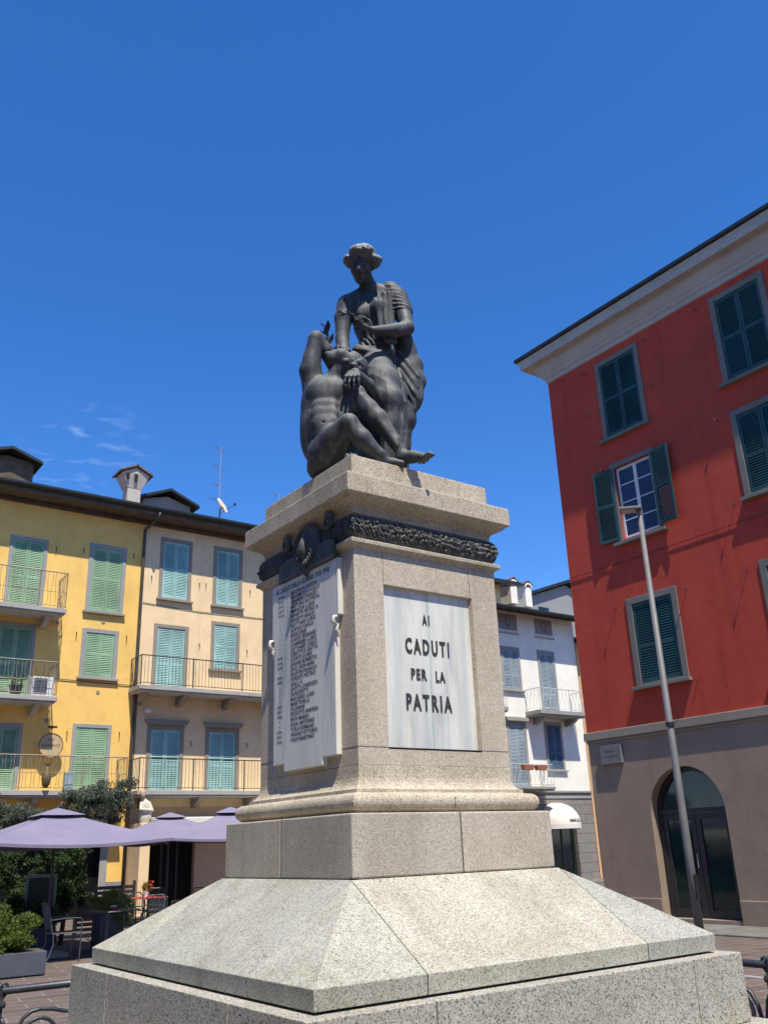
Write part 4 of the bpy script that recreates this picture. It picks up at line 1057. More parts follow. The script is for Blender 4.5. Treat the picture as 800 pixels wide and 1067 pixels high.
balcony(yel, -7.3, -0.84, 3.35, 4.28, .9, 'concrete', 'iron_tan', brackets=(-1.6, -3.3, -5.2), wave=.022, mid=(3.82,))
for u, z in ((-3.26, 10.60), (-2.42, 10.70), (-0.80, 10.78), (-2.42, 8.02), (-.86, 8.05), (-2.44, 5.05), (-.88, 5.1)): pin(yel, u, z, .18)
vt = MB(); vt.lathe([(0.0, 0), (.055, 0), (.055, .012), (0, .014)], n=14); vt.xf(lambda p: (p.x, -p.z, p.y))
vents = [(-1.62, 8.42), (-1.62, 6.25), (-3.0, 8.25), (-3.05, 5.35)]
for u, z in vents: put('vent_cap', MB_ if False else (lambda m_: (setattr(m_, 'v', [(x + u, y - .002, zz + z) for x, y, zz in vt.v]), setattr(m_, 'f', list(vt.f)), m_)[2])(MB()), 'trim_brown', yel)

UC0, UC1 = -0.47, 9.8
cre = root('townhouse', (X0, YF, 0), 'pale peach townhouse with turquoise shutters, long iron balconies and an aerial on its roof', 'house', 'row houses across the square')
gc = [(0.22, 1.72, 0.0, 2.35), (3.7, 5.6, 0, 2.4)]
put('wall', wall_sheet(UC0 + .002, UC1, 2.95, WT, holes_of(clist), .3), 'cream', cre)
put('wall', wall_sheet(UC0 + .002, UC1, 0, 2.95, gc, .3), 'porch_beige', cre)
b = box_body(UC0 + .002, UC1, WT, 9.0, .45); side_strips(b, UC0 + .002, UC1, WT); put('wall', b, 'cream', cre)
for a, k in clist: window(cre, *a, **k)
for h in gc:
    f = MB(); a, c_, d, e = h
    for i in range(4):
        x = a + (c_ - a) * i / 3; f.box(max(a, x - .04), min(c_, x + .04), .16, .22, d, e)
    o = put('entrance_door', f, 'frame_dark', cre); p = MB(); p.box(a, c_, .19, .2, d, e); put('pane', p, 'glass_dark', o)
# roller-awning housing above the café entrance
p = MB(); p.box(-0.10, 6.2, -1.15, -.95, 2.42, 2.60); p.box(-.1, 6.2, -.95, 0, 2.56, 2.61); put('awning_box', p, 'awning', cre, bevel=.02)
for x in (-.43,):
    p = MB(); p.box(x, x + .30, -1.05, 0, 0, 2.45); put('door_pillar', p, 'cream', cre, bevel=.01)
balcony(cre, -0.68, 6.4, 6.42, 7.33, .92, 'concrete', 'iron', brackets=(-.35, .95, 2.55, 4.2), bmat='trim_brown', belly=.1)
balcony(cre, -0.55, 6.4, 3.37, 4.28, .92, 'concrete', 'iron', brackets=(-.1, 1.6, 3.4, 5.0), bmat='trim_brown')
for u, z in ((-0.16, 10.12), (1.52, 10.10), (1.76, 10.12), (3.42, 10.10), (1.6, 8.05), (3.35, 8.0), (1.45, 4.9), (3.4, 4.9)): pin(cre, u, z, .14)
# gable-free roofs: eaves, gutters, tiles
def roof(bld, u0, u1, z, over, depth, pitch, soffit='wood', rafters=True, th=.07, gutter=True, side0=0.0, side1=0.0):
    b = MB(); y0 = -over; ym = depth / 2
    zr_ = z + (ym + over) * pitch
    P = [(u0 - side0, y0, z), (u1 + side1, y0, z), (u1 + side1, ym, zr_), (u0 - side0, ym, zr_), (u1 + side1, depth + over, z), (u0 - side0, depth + over, z)]
    b.hexa([P[0], P[1], P[2], P[3]] + [(x, y, zz + th) for x, y, zz in P[:4]]); b.hexa([P[3], P[2], P[4], P[5]] + [(x, y, zz + th) for x, y, zz in (P[3], P[2], P[4], P[5])])
    o = put('roof', b, soffit, bld)
    # tile rows as half-round ribs
    t = MB(); n = int((u1 - u0 + side0 + side1) / .22)
    for k in range(n):
        x = u0 - side0 + (k + .5) * (u1 - u0 + side0 + side1) / n; base = len(t.v)
        for yy, zz in ((y0 - .05, z + th - .02), (ym, zr_ + th)):
            for a in range(0, 181, 36): t.v.append((x + .105 * math.cos(R_(a)), yy, zz + .075 * math.sin(R_(a))))
        for j in range(5): t.f.append((base + j, base + j + 1, base + 7 + j, base + 6 + j))
        t.f.append(tuple(base + j for j in range(6)))
    put('roof_tiles', t, 'tiles', o)
    if rafters:
        for x in np.arange(u0 + .15, u1, .62):
            r = MB(); r.box(x, x + .10, y0 + .03, .0, z - .13, z + .02)
            r.xf(lambda p: (p.x, p.y, p.z + (p.y + over) * pitch)); put('rafter', r, soffit, o)
    if gutter:
        gm = MB(); base = 0; pts = [(y0 - .17 + .085 - .085 * math.cos(R_(a)), z + .04 - .085 * math.sin(R_(a))) for a in range(0, 181, 20)]
        gm.prism([(y, zz) for y, zz in pts] + [(y0, z + .09), (y0 - .17, z + .09)], u0 - side0, u1 + side1)
        gm.xf(lambda p: (p.y, p.x, p.z)); put('gutter', gm, 'gutter', o)
    return o
roof(yel, UY0, UY1, 12.13, .72, 9.0, .30)
roof(cre, UC0 + .003, UC1, 12.13, .72, 9.0, .30)
for (u0, u1, bl) in ((UY0, UY1, yel), (UC0 + .002, UC1, cre)):
    f = MB(); f.box(u0, u1, -.74, -.715, 11.97, 12.15); f.box(u0, u1, -.10, 0, 11.84, 12.1); f.box(u0, u1, -.71, -.1, 11.99, 12.02); put('eave_board', f, 'wood', bl)
pp = MB()
pp.tube([(-.30, -.79, 12.08), (-.30, -.79, 11.92), (-.40, -.4, 11.76), (-.50, -.12, 11.62), (-.50, -.10, 11.3), (-.50, -.10, 4.2), (-.50, -.10, 0)], .052, 10)
put('downpipe', pp, 'pipe', yel, smooth=True)
lp = MB(); lp.lathe([(0, .0), (.09, .02), (.10, .10), (.05, .16), (0, .17)], (-.10, -.22, 5.68), 12); lp.bar((-.10, 0, 5.82), (-.10, -.22, 5.82), .012)
put('wall_lamp', lp, 'white_wood', cre, smooth=True)

# chimney on the yellow house
ch = root('chimney_stack', (6.92, 24.4, 12.85), 'pale rendered chimney with flared house-shaped head on the ridge between yellow and peach roofs', 'chimney')
b = MB(); b.box(-.24, .24, -.24, .24, -.6, .95); put('stack', b, 'stem_stone', ch, bevel=.01)
b = MB(); b.hexa([(-.25, -.25, .93), (.25, -.25, .93), (.25, .25, .93), (-.25, .25, .93), (-.50, -.36, 1.45), (.50, -.36, 1.45), (.50, .36, 1.45), (-.50, .36, 1.45)]); b.prism([(-.50, 1.452), (.50, 1.452), (0, 1.70)], -.36, .36)
hd2 = put('chimney_head', b, 'stem_stone', ch, bevel=.008)
b = MB(); b.box(-.06, .06, -.372, -.33, 1.18, 1.44); b.box(-.35, -.24, -.372, -.33, 1.22, 1.42); put('smoke_slot', b, 'dark_room', hd2)
b = MB(); b.hexa([(-.60, -.45, 1.44), (.02, -.45, 1.74), (.02, .45, 1.74), (-.60, .45, 1.44), (-.60, -.45, 1.50), (.02, -.45, 1.80), (.02, .45, 1.80), (-.60, .45, 1.50)])
b.hexa([(.60, -.45, 1.44), (-.02, -.45, 1.742), (-.02, .45, 1.742), (.60, .45, 1.44), (.60, -.45, 1.50), (-.02, -.45, 1.802), (-.02, .45, 1.802), (.60, .45, 1.50)])
put('cap_tiles', b, 'tiles', hd2)
# dormer gables behind the eaves
def gable(name, x0, x1, y, zb_, zt_, label, depth=2.6, wall='stem_stone'):
    r = root(name, ((x0 + x1) / 2, y, 12.6), label, 'dormer'); h = (x1 - x0) / 2; zb2 = zb_ - 12.6; zt2 = zt_ - 12.6
    b = MB(); b.prism([(-h * .8, -.3), (h * .8, -.3), (h * .8, zb2 + .1), (0, zt2 - .12), (-h * .8, zb2 + .1)], 0, depth); put('dormer_wall', b, wall, r)
    b = MB()
    for s_ in (-1, 1):
        b.hexa([(s_ * h, -.35, zb2), (0.0, -.35, zt2), (0.0, depth, zt2), (s_ * h, depth, zb2), (s_ * h, -.35, zb2 + .10), (0.0, -.35, zt2 + .10), (0.0, depth, zt2 + .10), (s_ * h, depth, zb2 + .10)])
    o = put('roof', b, 'gutter', r); return r
gable('roof_dormer', 1.7, 3.72, 24.4, 13.95, 14.30, 'dark gabled dormer above the yellow facade at the left picture edge', wall='wood')
gable('roof_dormer', 7.35, 9.65, 25.0, 13.72, 14.20, 'low dark gabled dormer between the pale chimney and the aerial', wall='grey_wall')
# aerial + dish
an = root('television_aerial', (10.32, 24.4, 13.1), 'thin roof aerial mast with stacked cross bars rising above the peach house', 'aerial')
b = MB(); b.tube([(0, 0, -.3), (0, 0, 3.2)], .022, 6); put('mast', b, 'alu', an)
b = MB()
for z_, l_ in ((3.1, .42), (2.3, .34), (1.55, .32), (.95, .4)):
    b.bar((-l_, -.1, z_ + .08), (.12, .05, z_ - .02), .012)
    for k in range(6): x = -l_ + k * (l_ + .1) / 5; b.bar((x, -.16 - .0, z_ + .08 - .1 * k / 5), (x + .02, .16, z_ + .06 - .1 * k / 5), .007)
put('cross_bars', b, 'alu', an)
ds = root('satellite_dish', (10.28, 24.15, 13.3), 'round satellite dish with orange mark mounted at the foot of the aerial', 'satellite dish')
b = MB(); b.lathe([(0.0, .0), (.12, .012), (.22, .045), (.30, .09), (.31, .10), (.22, .065), (.12, .03), (0, .02)], n=28)
rot = Matrix.Rotation(R_(62), 3, 'X'); rz_ = Matrix.Rotation(R_(35), 3, 'Z')
b.xf(lambda p: rz_ @ (rot @ Vector((p.x, p.y * 1.15, p.z))) + Vector((0, 0, .42))); put('dish_reflector', b, 'dish', ds, smooth=True)
b = MB(); b.bar((0, .1, -.1), (0, .05, .4), .02); b.bar((0, 0, .2), (.36, -.42, .45), .012); b.lathe([(0, 0), (.045, .0), (.045, .09), (0, .09)], (.36, -.42, .42), 8); put('feed_arm', b, 'gutter', ds)
b = MB(); b.lathe([(0, .03), (.06, .034), (.11, .046), (.10, .05), (0, .04)], n=6); b.xf(lambda p: rz_ @ (rot @ Vector((p.x * 1.1 + .02, p.y * .8 - .03, p.z))) + Vector((0, 0, .42))); put('dish_mark', b, 'dish_mark', ds)
an2 = root('television_aerial', (13.25, 25.0, 13.2), 'small aerial whose tip shows just left of the pedestal cornice', 'aerial')
b = MB(); b.bar((0, 0, -.3), (0, 0, 1.9), .02); b.bar((-.35, 0, 1.95), (.25, 0, 1.75), .012)
for k in range(5): b.bar((-.3 + .12 * k, -.12, 1.93 - .04 * k), (-.3 + .12 * k, .12, 1.93 - .04 * k), .007)
put('mast', b, 'alu', an2)

# ---- white house on the right behind the pedestal
whi = root('townhouse', (25.76, 21.41, 0), 'white townhouse with grey-blue shutters and pale scrolled iron balconies above a shop awning', 'house', 'row houses across the square')
UW0, UW1 = -8.6, 0.0
wl = []
add_w(None, wl, 'window', -4.40, -3.35, 7.25, 9.0, 'trim_grey', 'sh_grey', fr=.11, rails=(.33,))
add_w(None, wl, 'balcony_door', -2.34, -1.33, 6.42, 9.02, 'trim_grey', 'sh_grey', door=True, fr=.11, rails=(.3,))
add_w(None, wl, 'balcony_door', -4.40, -3.35, 3.52, 6.0, 'trim_grey', 'sh_grey', door=True, fr=.12, rails=(.3,), cornice=True)
add_w(None, wl, 'window', -2.34, -1.33, 4.20, 6.08, 'trim_grey', 'sh_blue', fr=.11, rails=(.35,))
add_w(None, wl, 'balcony_door', -7.1, -6.05, 6.42, 9.02, 'trim_grey', 'sh_grey', door=True, fr=.11, rails=(.3,))
gw = [(-2.45, -1.05, 0, 2.35), (-7.5, -4.8, 0, 2.6)]
put('wall', wall_sheet(UW0, UW1, 3.38, 10.6, holes_of(wl), .3), 'white_wall', whi)
put('wall', wall_sheet(UW0, UW1, 0, 3.38, gw, .3), 'rustic', whi)
b = box_body(UW0, UW1, 10.6, 9.0, .45); side_strips(b, UW0, UW1, 10.6); put('wall', b, 'white_wall', whi)
for a, k in wl: window(whi, *a, **k)
b = MB(); b.box(UW0, UW1 + .02, -.06, 0, 3.34, 3.42); b.box(UW0, UW1 + .02, -.035, 0, 3.12, 3.22); put('string_course', b, 'trim_grey', whi, bevel=.01)
b = MB(); b.box(UW0, -3.1, -.08, 0, 6.13, 6.19); put('string_course', b, 'trim_grey', whi)
for x0, x1 in ((-4.35, -3.35), (-2.32, -1.30)):
    b = MB(); b.box(x0, x1, -.012, 0, 9.70, 10.35); o = put('blind_window', b, 'grey_wall', whi)
    b = MB(); cx_ = (x0 + x1) / 2; pts = [(cx_ + .13 * math.cos(t * .4) * (1 - t * .02), -.02, 10.02 + .24 * math.sin(t * .4)) for t in range(16)]; b.tube(pts, .022, 5); put('painted_ornament', b, 'plinth_grey', o)
    b = MB(); b.box(x0 - .03, x1 + .03, -.07, 0, 9.53, 9.60); put('sill', b, 'cornice_white', o)
for h in gw:
    f = MB(); a, c_, d, e = h
    for i in range(3): x = a + (c_ - a) * i / 2; f.box(max(a, x - .04), min(c_, x + .04), .16, .22, d, e)
    o = put('entrance_door', f, 'frame_dark', whi); p = MB(); p.box(a, c_, .19, .2, d, e); put('pane', p, 'glass', o)
balcony(whi, -3.30, -0.62, 6.42, 7.28, .85, 'trim_grey', 'iron_pale', th=.16, brackets=(-2.8, -1.0), wave=.04, step=.10)
balcony(whi, -5.05, -2.75, 3.52, 4.32, .75, 'trim_grey', 'iron_pale', th=.10, brackets=(), wave=.04, step=.10)
balcony(whi, -7.8, -5.0, 6.42, 7.28, .85, 'trim_grey', 'iron_pale', th=.16, brackets=(), wave=.04, step=.10)
for u in (-4.25, -3.55):
    r = root('flower_box', (25.76 + u, 21.41 - .80, 4.10), 'empty terracotta flower box clipped on the lowest white balcony, ' + ('left one' if u < -4 else 'right one'), 'flower box', 'flower boxes on the white balcony')
    b = MB(); b.hexa([(-.24, -.10, 0), (.24, -.10, 0), (.24, .06, 0), (-.24, .06, 0), (-.27, -.13, .17), (.27, -.13, .17), (.27, .08, .17), (-.27, .08, .17)]); put('trough', b, 'terracotta', r, bevel=.008)
    b = MB(); b.box(-.25, .25, -.11, .065, .165, .18); put('soil', b, 'wood', r)
ro = roof(whi, UW0, UW1, 10.35, .75, 3.0, .34, side1=.15)
# set-back attic storey
b = MB(); b.box(UW0, -2.6, 1.6, 8.0, 10.5, 12.15); b.box(-2.6, UW1, 2.6, 8.0, 10.5, 11.2); put('attic_wall', b, 'cream', whi)
b = MB(); b.hexa([(UW0, .95, 12.05), (-1.9, .95, 12.05), (-1.9, 8, 13.6), (UW0, 8, 13.6), (UW0, .95, 12.22), (-1.9, .95, 12.22), (-1.9, 8, 13.8), (UW0, 8, 13.8)]); put('attic_roof', b, 'gutter', whi)
pw = MB(); pw.tube([(.08, -.14, 10.3), (.08, -.14, 9.6), (.08, -.10, 3.6), (.10, -.10, 3.0), (.12, -.10, 0)], .055, 8); put('downpipe', pw, 'pipe_pale', whi, smooth=True)
# dome awning over the shop door
aw = root('dome_awning', (23.62, 21.40, 1.98), 'cream rounded canvas awning with dark lettering over the shop door of the white house', 'awning')
b = MB(); ra, rb, rc = .92, .95, .95
for i in range(0, 9):
    el = R_(90 * i / 8)
    for j in range(0, 17):
        az = R_(180 + 180 * j / 16); b.v.append((ra * math.cos(el) ** .9 * math.cos(az), rb * math.cos(el) * math.sin(az), .16 + rc * math.sin(el) * .86))
for i in range(8):
    for j in range(16): q = i * 17 + j; b.f.append((q, q + 1, q + 18, q + 17))
base = len(b.v)
for z_ in (0.0, .16):
    for j in range(17): az = R_(180 + 180 * j / 16); b.v.append((ra * math.cos(az), rb * math.sin(az), z_))
for j in range(16): b.f.append((base + j, base + j + 1, base + 18 + j, base + 17 + j))
cv = put('canopy', b, 'awning', aw, smooth=True)
t = text_mesh('IMMOBILIARE', .95, .12, .001, .01)
def wrap(p):
    az = R_(285) + p.x / .93; return Vector((.925 * math.cos(az), .955 * math.sin(az), p.z + .30))
t.xf(wrap); put('lettering', t, 'sign_ink', cv)
b = MB(); b.tube([(ra * math.cos(R_(180 + 180 * j / 16)), rb * math.sin(R_(180 + 180 * j / 16)), .005) for j in range(17)], .014, 6); put('awning_rim', b, 'alu', aw)

# ---- neighbours: orange house to the right of the white one, grey gabled house behind
ora = root('townhouse', (30.2, 21.6, 0), 'narrow strip of an orange plastered house between the white and the red houses', 'house', 'row houses across the square')
b = MB(); b.box(-4.2, 3.0, 0, 8, 0, 9.6); put('wall', b, 'orange_wall', ora)
roof(ora, -4.2, 3.0, 9.6, .5, 8, .3)
w_, _ = window(ora, 'window', -2.6, -1.6, 6.6, 8.3, 'trim_grey', 'sh_grey')
window(ora, 'window', -2.6, -1.6, 3.6, 5.3, 'trim_grey', 'sh_grey')
gre = root('townhouse', (31.2, 27.0, 0), 'grey gabled house rising behind the right end of the white house', 'house', 'row houses across the square')
b = MB(); b.prism([(-3.6, 0), (3.6, 0), (3.6, 13.2), (.6, 14.35), (-3.6, 12.9)], 0, 8); put('wall', b, 'grey_wall', gre)
b = MB()
b.hexa([(-3.9, -.3, 12.85), (.6, -.3, 14.42), (.6, 8, 14.42), (-3.9, 8, 12.85), (-3.9, -.3, 13.0), (.6, -.3, 14.6), (.6, 8, 14.6), (-3.9, 8, 13.0)]); b.hexa([(3.9, -.3, 13.1), (.6, -.3, 14.42), (.6, 8, 14.42), (3.9, 8, 13.1), (3.9, -.3, 13.25), (.6, -.3, 14.6), (.6, 8, 14.6), (3.9, 8, 13.25)])
put('roof', b, 'gutter', gre)
b = MB(); b.box(-1.6, -.9, -.05, 0, 12.2, 12.9); put('window', b, 'glass', gre)
BS = lambda p: (p.x * .5, p.y * .6, p.z * .55)
for i, (x, y) in enumerate(((24.20, 23.2), (25.20, 23.3))):
    r = root('barrel_chimney', (x, y, 12.0), ('tiled barrel-topped chimney on the white house, the left one nearer the pedestal' if i == 0 else 'tiled barrel-topped chimney on the white house, the right one with an open dark mouth'), 'chimney', 'barrel chimneys on the white house')
    b = MB(); b.box(-.40, .40, 0, 1.3, -.9, .75); b.xf(BS); put('stack', b, 'white_wall', r, bevel=.01)
    b = MB(); pts = [(.46 * math.cos(R_(a)), .74 + .38 * math.sin(R_(a))) for a in range(0, 181, 15)]; inn = [(.33 * math.cos(R_(a)), .74 + .25 * math.sin(R_(a))) for a in range(180, -1, -15)]
    for k in range(12):
        a_, b2, c2, d2 = pts[k], pts[k + 1], inn[11 - k], inn[12 - k]
        b.hexa([(a_[0], -.1, a_[1]), (b2[0], -.1, b2[1]), (c2[0], -.1, c2[1]), (d2[0], -.1, d2[1]), (a_[0], 1.4, a_[1]), (b2[0], 1.4, b2[1]), (c2[0], 1.4, c2[1]), (d2[0], 1.4, d2[1])])
    b.xf(BS); put('barrel_cap', b, 'white_wall', r)
    b = MB()
    for s_ in (-1, 1):
        for k in range(7): yy = -.12 + k * .22; b.hexa([(s_ * .56, yy, .93), (0, yy, 1.28), (0, yy + .20, 1.28), (s_ * .56, yy + .20, .93), (s_ * .56, yy, .99), (0, yy, 1.36), (0, yy + .20, 1.34), (s_ * .56, yy + .20, .97)])
    b.xf(BS); put('cap_tiles', b, 'tiles', r)
    b = MB(); b.box(-.33, .33, .3, .4, .5, .98); b.xf(BS); put('flue_mouth', b, 'dark_room', r)

# ---- red house on the right, its facade faces left (local x runs towards the viewer)
red = root('townhouse', (12.196, 6.053, 0), 'tall red plastered house with dark teal shutters over a taupe ground floor', 'house', None, R_(-90))
RU0, RU1 = -3.13, 9.5
rl_ = []
add_w(None, rl_, 'window', -1.60, -0.32, 10.30, 12.33, 'trim_dark', 'sh_teal', fr=.12, rails=(.5,))
add_w(None, rl_, 'window', 1.62, 2.90, 10.30, 12.36, 'trim_dark', 'sh_teal', fr=.13, rails=(.5,))
add_w(None, rl_, 'window', 1.62, 2.90, 7.78, 9.66, 'trim_dark', 'sh_teal', fr=.13, rails=(.45,))
add_w(None, rl_, 'window', -1.60, -0.28, 4.56, 6.47, 'trim_dark', 'sh_teal', fr=.14, rails=(.45,))
add_w(None, rl_, 'window', 1.64, 2.92, 4.56, 6.47, 'trim_dark', 'sh_teal', fr=.14, rails=(.45,))
for z0_, z1_ in ((10.30, 12.36), (7.78, 9.66), (4.56, 6.47)): add_w(None, rl_, 'window', 4.85, 6.12, z0_, z1_, 'trim_dark', 'sh_teal', fr=.13, rails=(.5,))
open_h = (-1.44, -.44, 7.82, 9.54)
put('wall', wall_sheet(RU0, RU1, 3.77, 12.75, holes_of(rl_) + [open_h], .3), 'red', red)
b = box_body(RU0, RU1, 12.75, 12.0, .5); put('wall', b, 'red', red)
b = MB(); b.quad((RU0, 0, 0), (RU0, .5, 0), (RU0, .5, 12.75), (RU0, 0, 12.75)); b.quad((RU1, 0, 0), (RU1, .5, 0), (RU1, .5, 12.75), (RU1, 0, 12.75)); put('wall', b, 'red', red)
for a, k in rl_: window(red, *a, **k)
# open window with casements
w = MB(); w.box(-1.56, -1.44, -.025, .02, 7.76, 9.66); w.box(-.44, -.32, -.025, .02, 7.76, 9.66); w.box(-1.44, -.44, -.025, .02, 9.54, 9.66)
ow = put('window', w, 'trim_dark', red, bevel=.006, label='open window with folded-back shutters and white casements')
s_ = MB(); s_.box(-1.64, -.24, -.12, 0, 7.69, 7.758); put('sill', s_, 'trim_dark', ow, bevel=.006)
b = MB()
a, c_, d, e = -1.43, -.45, 7.83, 9.53; yq0, yq1 = .06, .10
for x in (a, -.97, -.925, c_ - .055): b.box(x, x + .055 if x in (a, c_ - .055) else x + .043, yq0, yq1, d, e)
for z_ in (d, e - .06): b.box(a, c_, yq0 + .001, yq1 - .001, z_, z_ + .06)
for k in range(1, 4): z_ = d + (e - d) * k / 4; b.box(a, c_, yq0 + .008, yq1 - .008, z_ - .012, z_ + .012)
for x in (a + .25, c_ - .25): pass
put('casement', b, 'white_wood', ow, bevel=.003)
b = MB(); b.box(a, c_, .078, .084, d, e); put('pane', b, 'glass_blue', ow)
for xh, ang in ((-1.50, -172), (-.38, -10)):
    lf = leaf_mesh(.50, 1.72, (.5,)).copy(); lf.materials.clear(); wdt = .50
    Rm = Matrix.Rotation(R_(-ang if False else (170 if xh < -1 else 10) * (1 if xh < -1 else -1)), 4, 'Z')
    if xh < -1: Rm = Matrix.Rotation(R_(188), 4, 'Z')
    else: Rm = Matrix.Rotation(R_(-8), 4, 'Z')
    lf.transform(Rm); lf.transform(Matrix.Translation((xh, -.045, 7.83))); put('shutter', lf, 'sh_teal', ow, label='shutter leaf folded back against the wall')
# ground floor with arched doorway
au0, au1, asp, arad, abase = -1.68, 0.05, 2.02, .865, 0.10
acx = (au0 + au1) / 2
b = MB(); b.quad((RU0, 0, 0), (au0, 0, 0), (au0, 0, 3.62), (RU0, 0, 3.62)); b.quad((au1, 0, 0), (2.7, 0, 0), (2.7, 0, 3.62), (au1, 0, 3.62)); b.quad((4.43, 0, 0), (RU1, 0, 0), (RU1, 0, 3.62), (4.43, 0, 3.62))
def arch_cut(b, u0, u1):
    cx_ = (u0 + u1) / 2; r_ = (u1 - u0) / 2; n = 28; b.quad((u0, 0, 0), (u1, 0, 0), (u1, 0, abase), (u0, 0, abase))
    pr = []
    for k in range(n + 1): a = math.pi * (1 - k / n); pr.append((cx_ + r_ * math.cos(a), asp + r_ * math.sin(a)))
    for p, q in zip(pr, pr[1:]):
        b.quad((p[0], 0, p[1]), (q[0], 0, q[1]), (q[0], 0, 3.62), (p[0], 0, 3.62)); b.quad((p[0], 0, p[1]), (p[0], .34, p[1]), (q[0], .34, q[1]), (q[0], 0, q[1]))
    for x in (u0, u1): b.quad((x, 0, abase), (x, .34, abase), (x, .34, asp), (x, 0, asp))
    b.quad((u0, 0, abase), (u1, 0, abase), (u1, .34, abase), (u0, .34, abase))
    return pr
arcs = [arch_cut(b, au0, au1), arch_cut(b, 2.7, 4.43)]
me = b.mesh('wall'); bm = bmesh.new(); bm.from_mesh(me); bmesh.ops.remove_doubles(bm, verts=bm.verts, dist=1e-4); bmesh.ops.recalc_face_normals(bm, faces=bm.faces); bm.to_mesh(me); bm.free()
put('wall', me, 'taupe', red)
for k_, (u0, u1) in enumerate(((au0, au1), (2.7, 4.43))):
    pr = arcs[k_]; cx_ = (u0 + u1) / 2; r_ = (u1 - u0) / 2; f = MB()
    def bar_(x0, x1, z0, z1, y0=.22, y1=.29): f.box(x0, x1, y0, y1, z0, z1)
    tw = .09; path = [(u0, abase)] + pr + [(u1, abase)]
    for p, q in zip(pr, pr[1:]):
        sh = lambda w_: (cx_ + (w_[0] - cx_) * (1 - tw / r_), asp + (w_[1] - asp) * (1 - tw / r_)); pi_, qi_ = sh(p), sh(q)
        f.hexa([(p[0], .2, p[1]), (q[0], .2, q[1]), (qi_[0], .2, qi_[1]), (pi_[0], .2, pi_[1]), (p[0], .3, p[1]), (q[0], .3, q[1]), (qi_[0], .3, qi_[1]), (pi_[0], .3, pi_[1])])
    bar_(u0, u0 + tw, abase, asp, .2, .3); bar_(u1 - tw, u1, abase, asp, .2, .3); bar_(u0 + tw, u1 - tw, asp - .02, asp + .07, .2, .3)
    for x0, x1 in ((u0 + tw, cx_ - .005), (cx_ + .005, u1 - tw)):
        bar_(x0, x0 + .11, abase + .02, asp - .03); bar_(x1 - .11, x1, abase + .02, asp - .03); bar_(x0 + .11, x1 - .11, asp - .15, asp - .03, .221, .289); bar_(x0 + .11, x1 - .11, abase + .02, abase + .16, .221, .289)
    o = put('arched_door', f, 'frame_dark', red, bevel=.005)
    gl = MB(); gl.f = []; pts = [(u0 + .02, abase)] + [(cx_ + (p[0] - cx_) * .98, asp + (p[1] - asp) * .98) for p in pr] + [(u1 - .02, abase)]
    gl.prism(pts, .25, .262); put('pane', gl, 'glass', o)
    hn = MB(); hn.bar((cx_ - .06, .20, 1.0), (cx_ - .06, .20, 1.25), .012); hn.bar((cx_ - .06, .22, 1.02), (cx_ - .06, .2, 1.02), .008); put('handle', hn, 'alu', o)
b = MB(); b.box(RU0 - .06, RU1, -.07, .0, 3.60, 3.775); b.box(RU0 - .03, RU1, -.03, .0, 3.54, 3.60); put('string_course', b, 'trim_brown', red, bevel=.012)
for x0, x1 in ((RU0, au0), (au1, 2.7), (4.43, RU1)): b = MB(); b.box(x0, x1, -.025, 0, 0, .45); put('plinth', b, 'taupe', red, bevel=.012)
# white moulded cornice and roof edge
def sweep_front(prof, u0, u1, back=0.0, retside=True, depth=12.0):
    """profile (out, z); front run plus a mitred return round the far corner"""
    b = MB(); n = len(prof)
    rows = []
    for (o_, z_) in prof: rows.append([(u1, -o_, z_), (u0 - o_, -o_, z_), (u0 - o_, depth, z_)])
    for r0, r1 in zip(rows, rows[1:]):
        b.quad(r0[0], r0[1], r1[1], r1[0]); b.quad(r0[1], r0[2], r1[2], r1[1])
    return b
prof = [(-.01, 12.52), (.03, 12.54), (.04, 12.62), (.09, 12.66), (.10, 12.72), (.14, 12.76), (.20, 12.86), (.24, 12.95), (.26, 12.98), (.46, 12.99), (.475, 13.02), (.475, 13.13), (.50, 13.16), (.51, 13.22), (-.01, 13.26)]
put('cornice', sweep_front(prof, RU0, RU1), 'cornice_white', red)
prof = [(.40, 13.24), (.56, 13.225), (.575, 13.24), (.575, 13.31), (.40, 13.34), (-2.0, 13.9)]
put('roof', sweep_front(prof, RU0, RU1), 'gutter', red)
b = MB(); b.box(RU0 + 1.8, RU1, 1.9, 11, 12.7, 13.85); put('roof', b, 'tiles', red)
for u, z in ((-1.91, 12.20), (-.09, 12.22), (1.33, 12.26), (3.1, 12.2), (1.34, 9.58), (3.1, 9.6), (-1.89, 6.35), (-.03, 6.33), (1.37, 6.34), (3.1, 6.35), (-1.74, 9.58), (1.36, 7.72), (-1.75, 4.46), (-.1, 4.46), (-1.95, 11.1), (-.05, 11.05)): hook(red, u, z)
sg = MB(); sg.box(-2.76, -2.20, -.075, 0, 3.07, 3.46); so_ = put('wall_plaque', sg, 'sign_grey', red, bevel=.004)
t = join([text_mesh('PIAZZA', .26, .045, .001, .01).xf(lambda p: (p.x, p.y, p.z + .06)), text_mesh('TREDICI MARTIRI', .40, .035, .001, .01).xf(lambda p: (p.x, p.y, p.z - .05))])
t.xf(lambda p: (p.x - 2.48, p.y - .0765, p.z + 3.28)); put('lettering', t, 'sign_ink', so_)

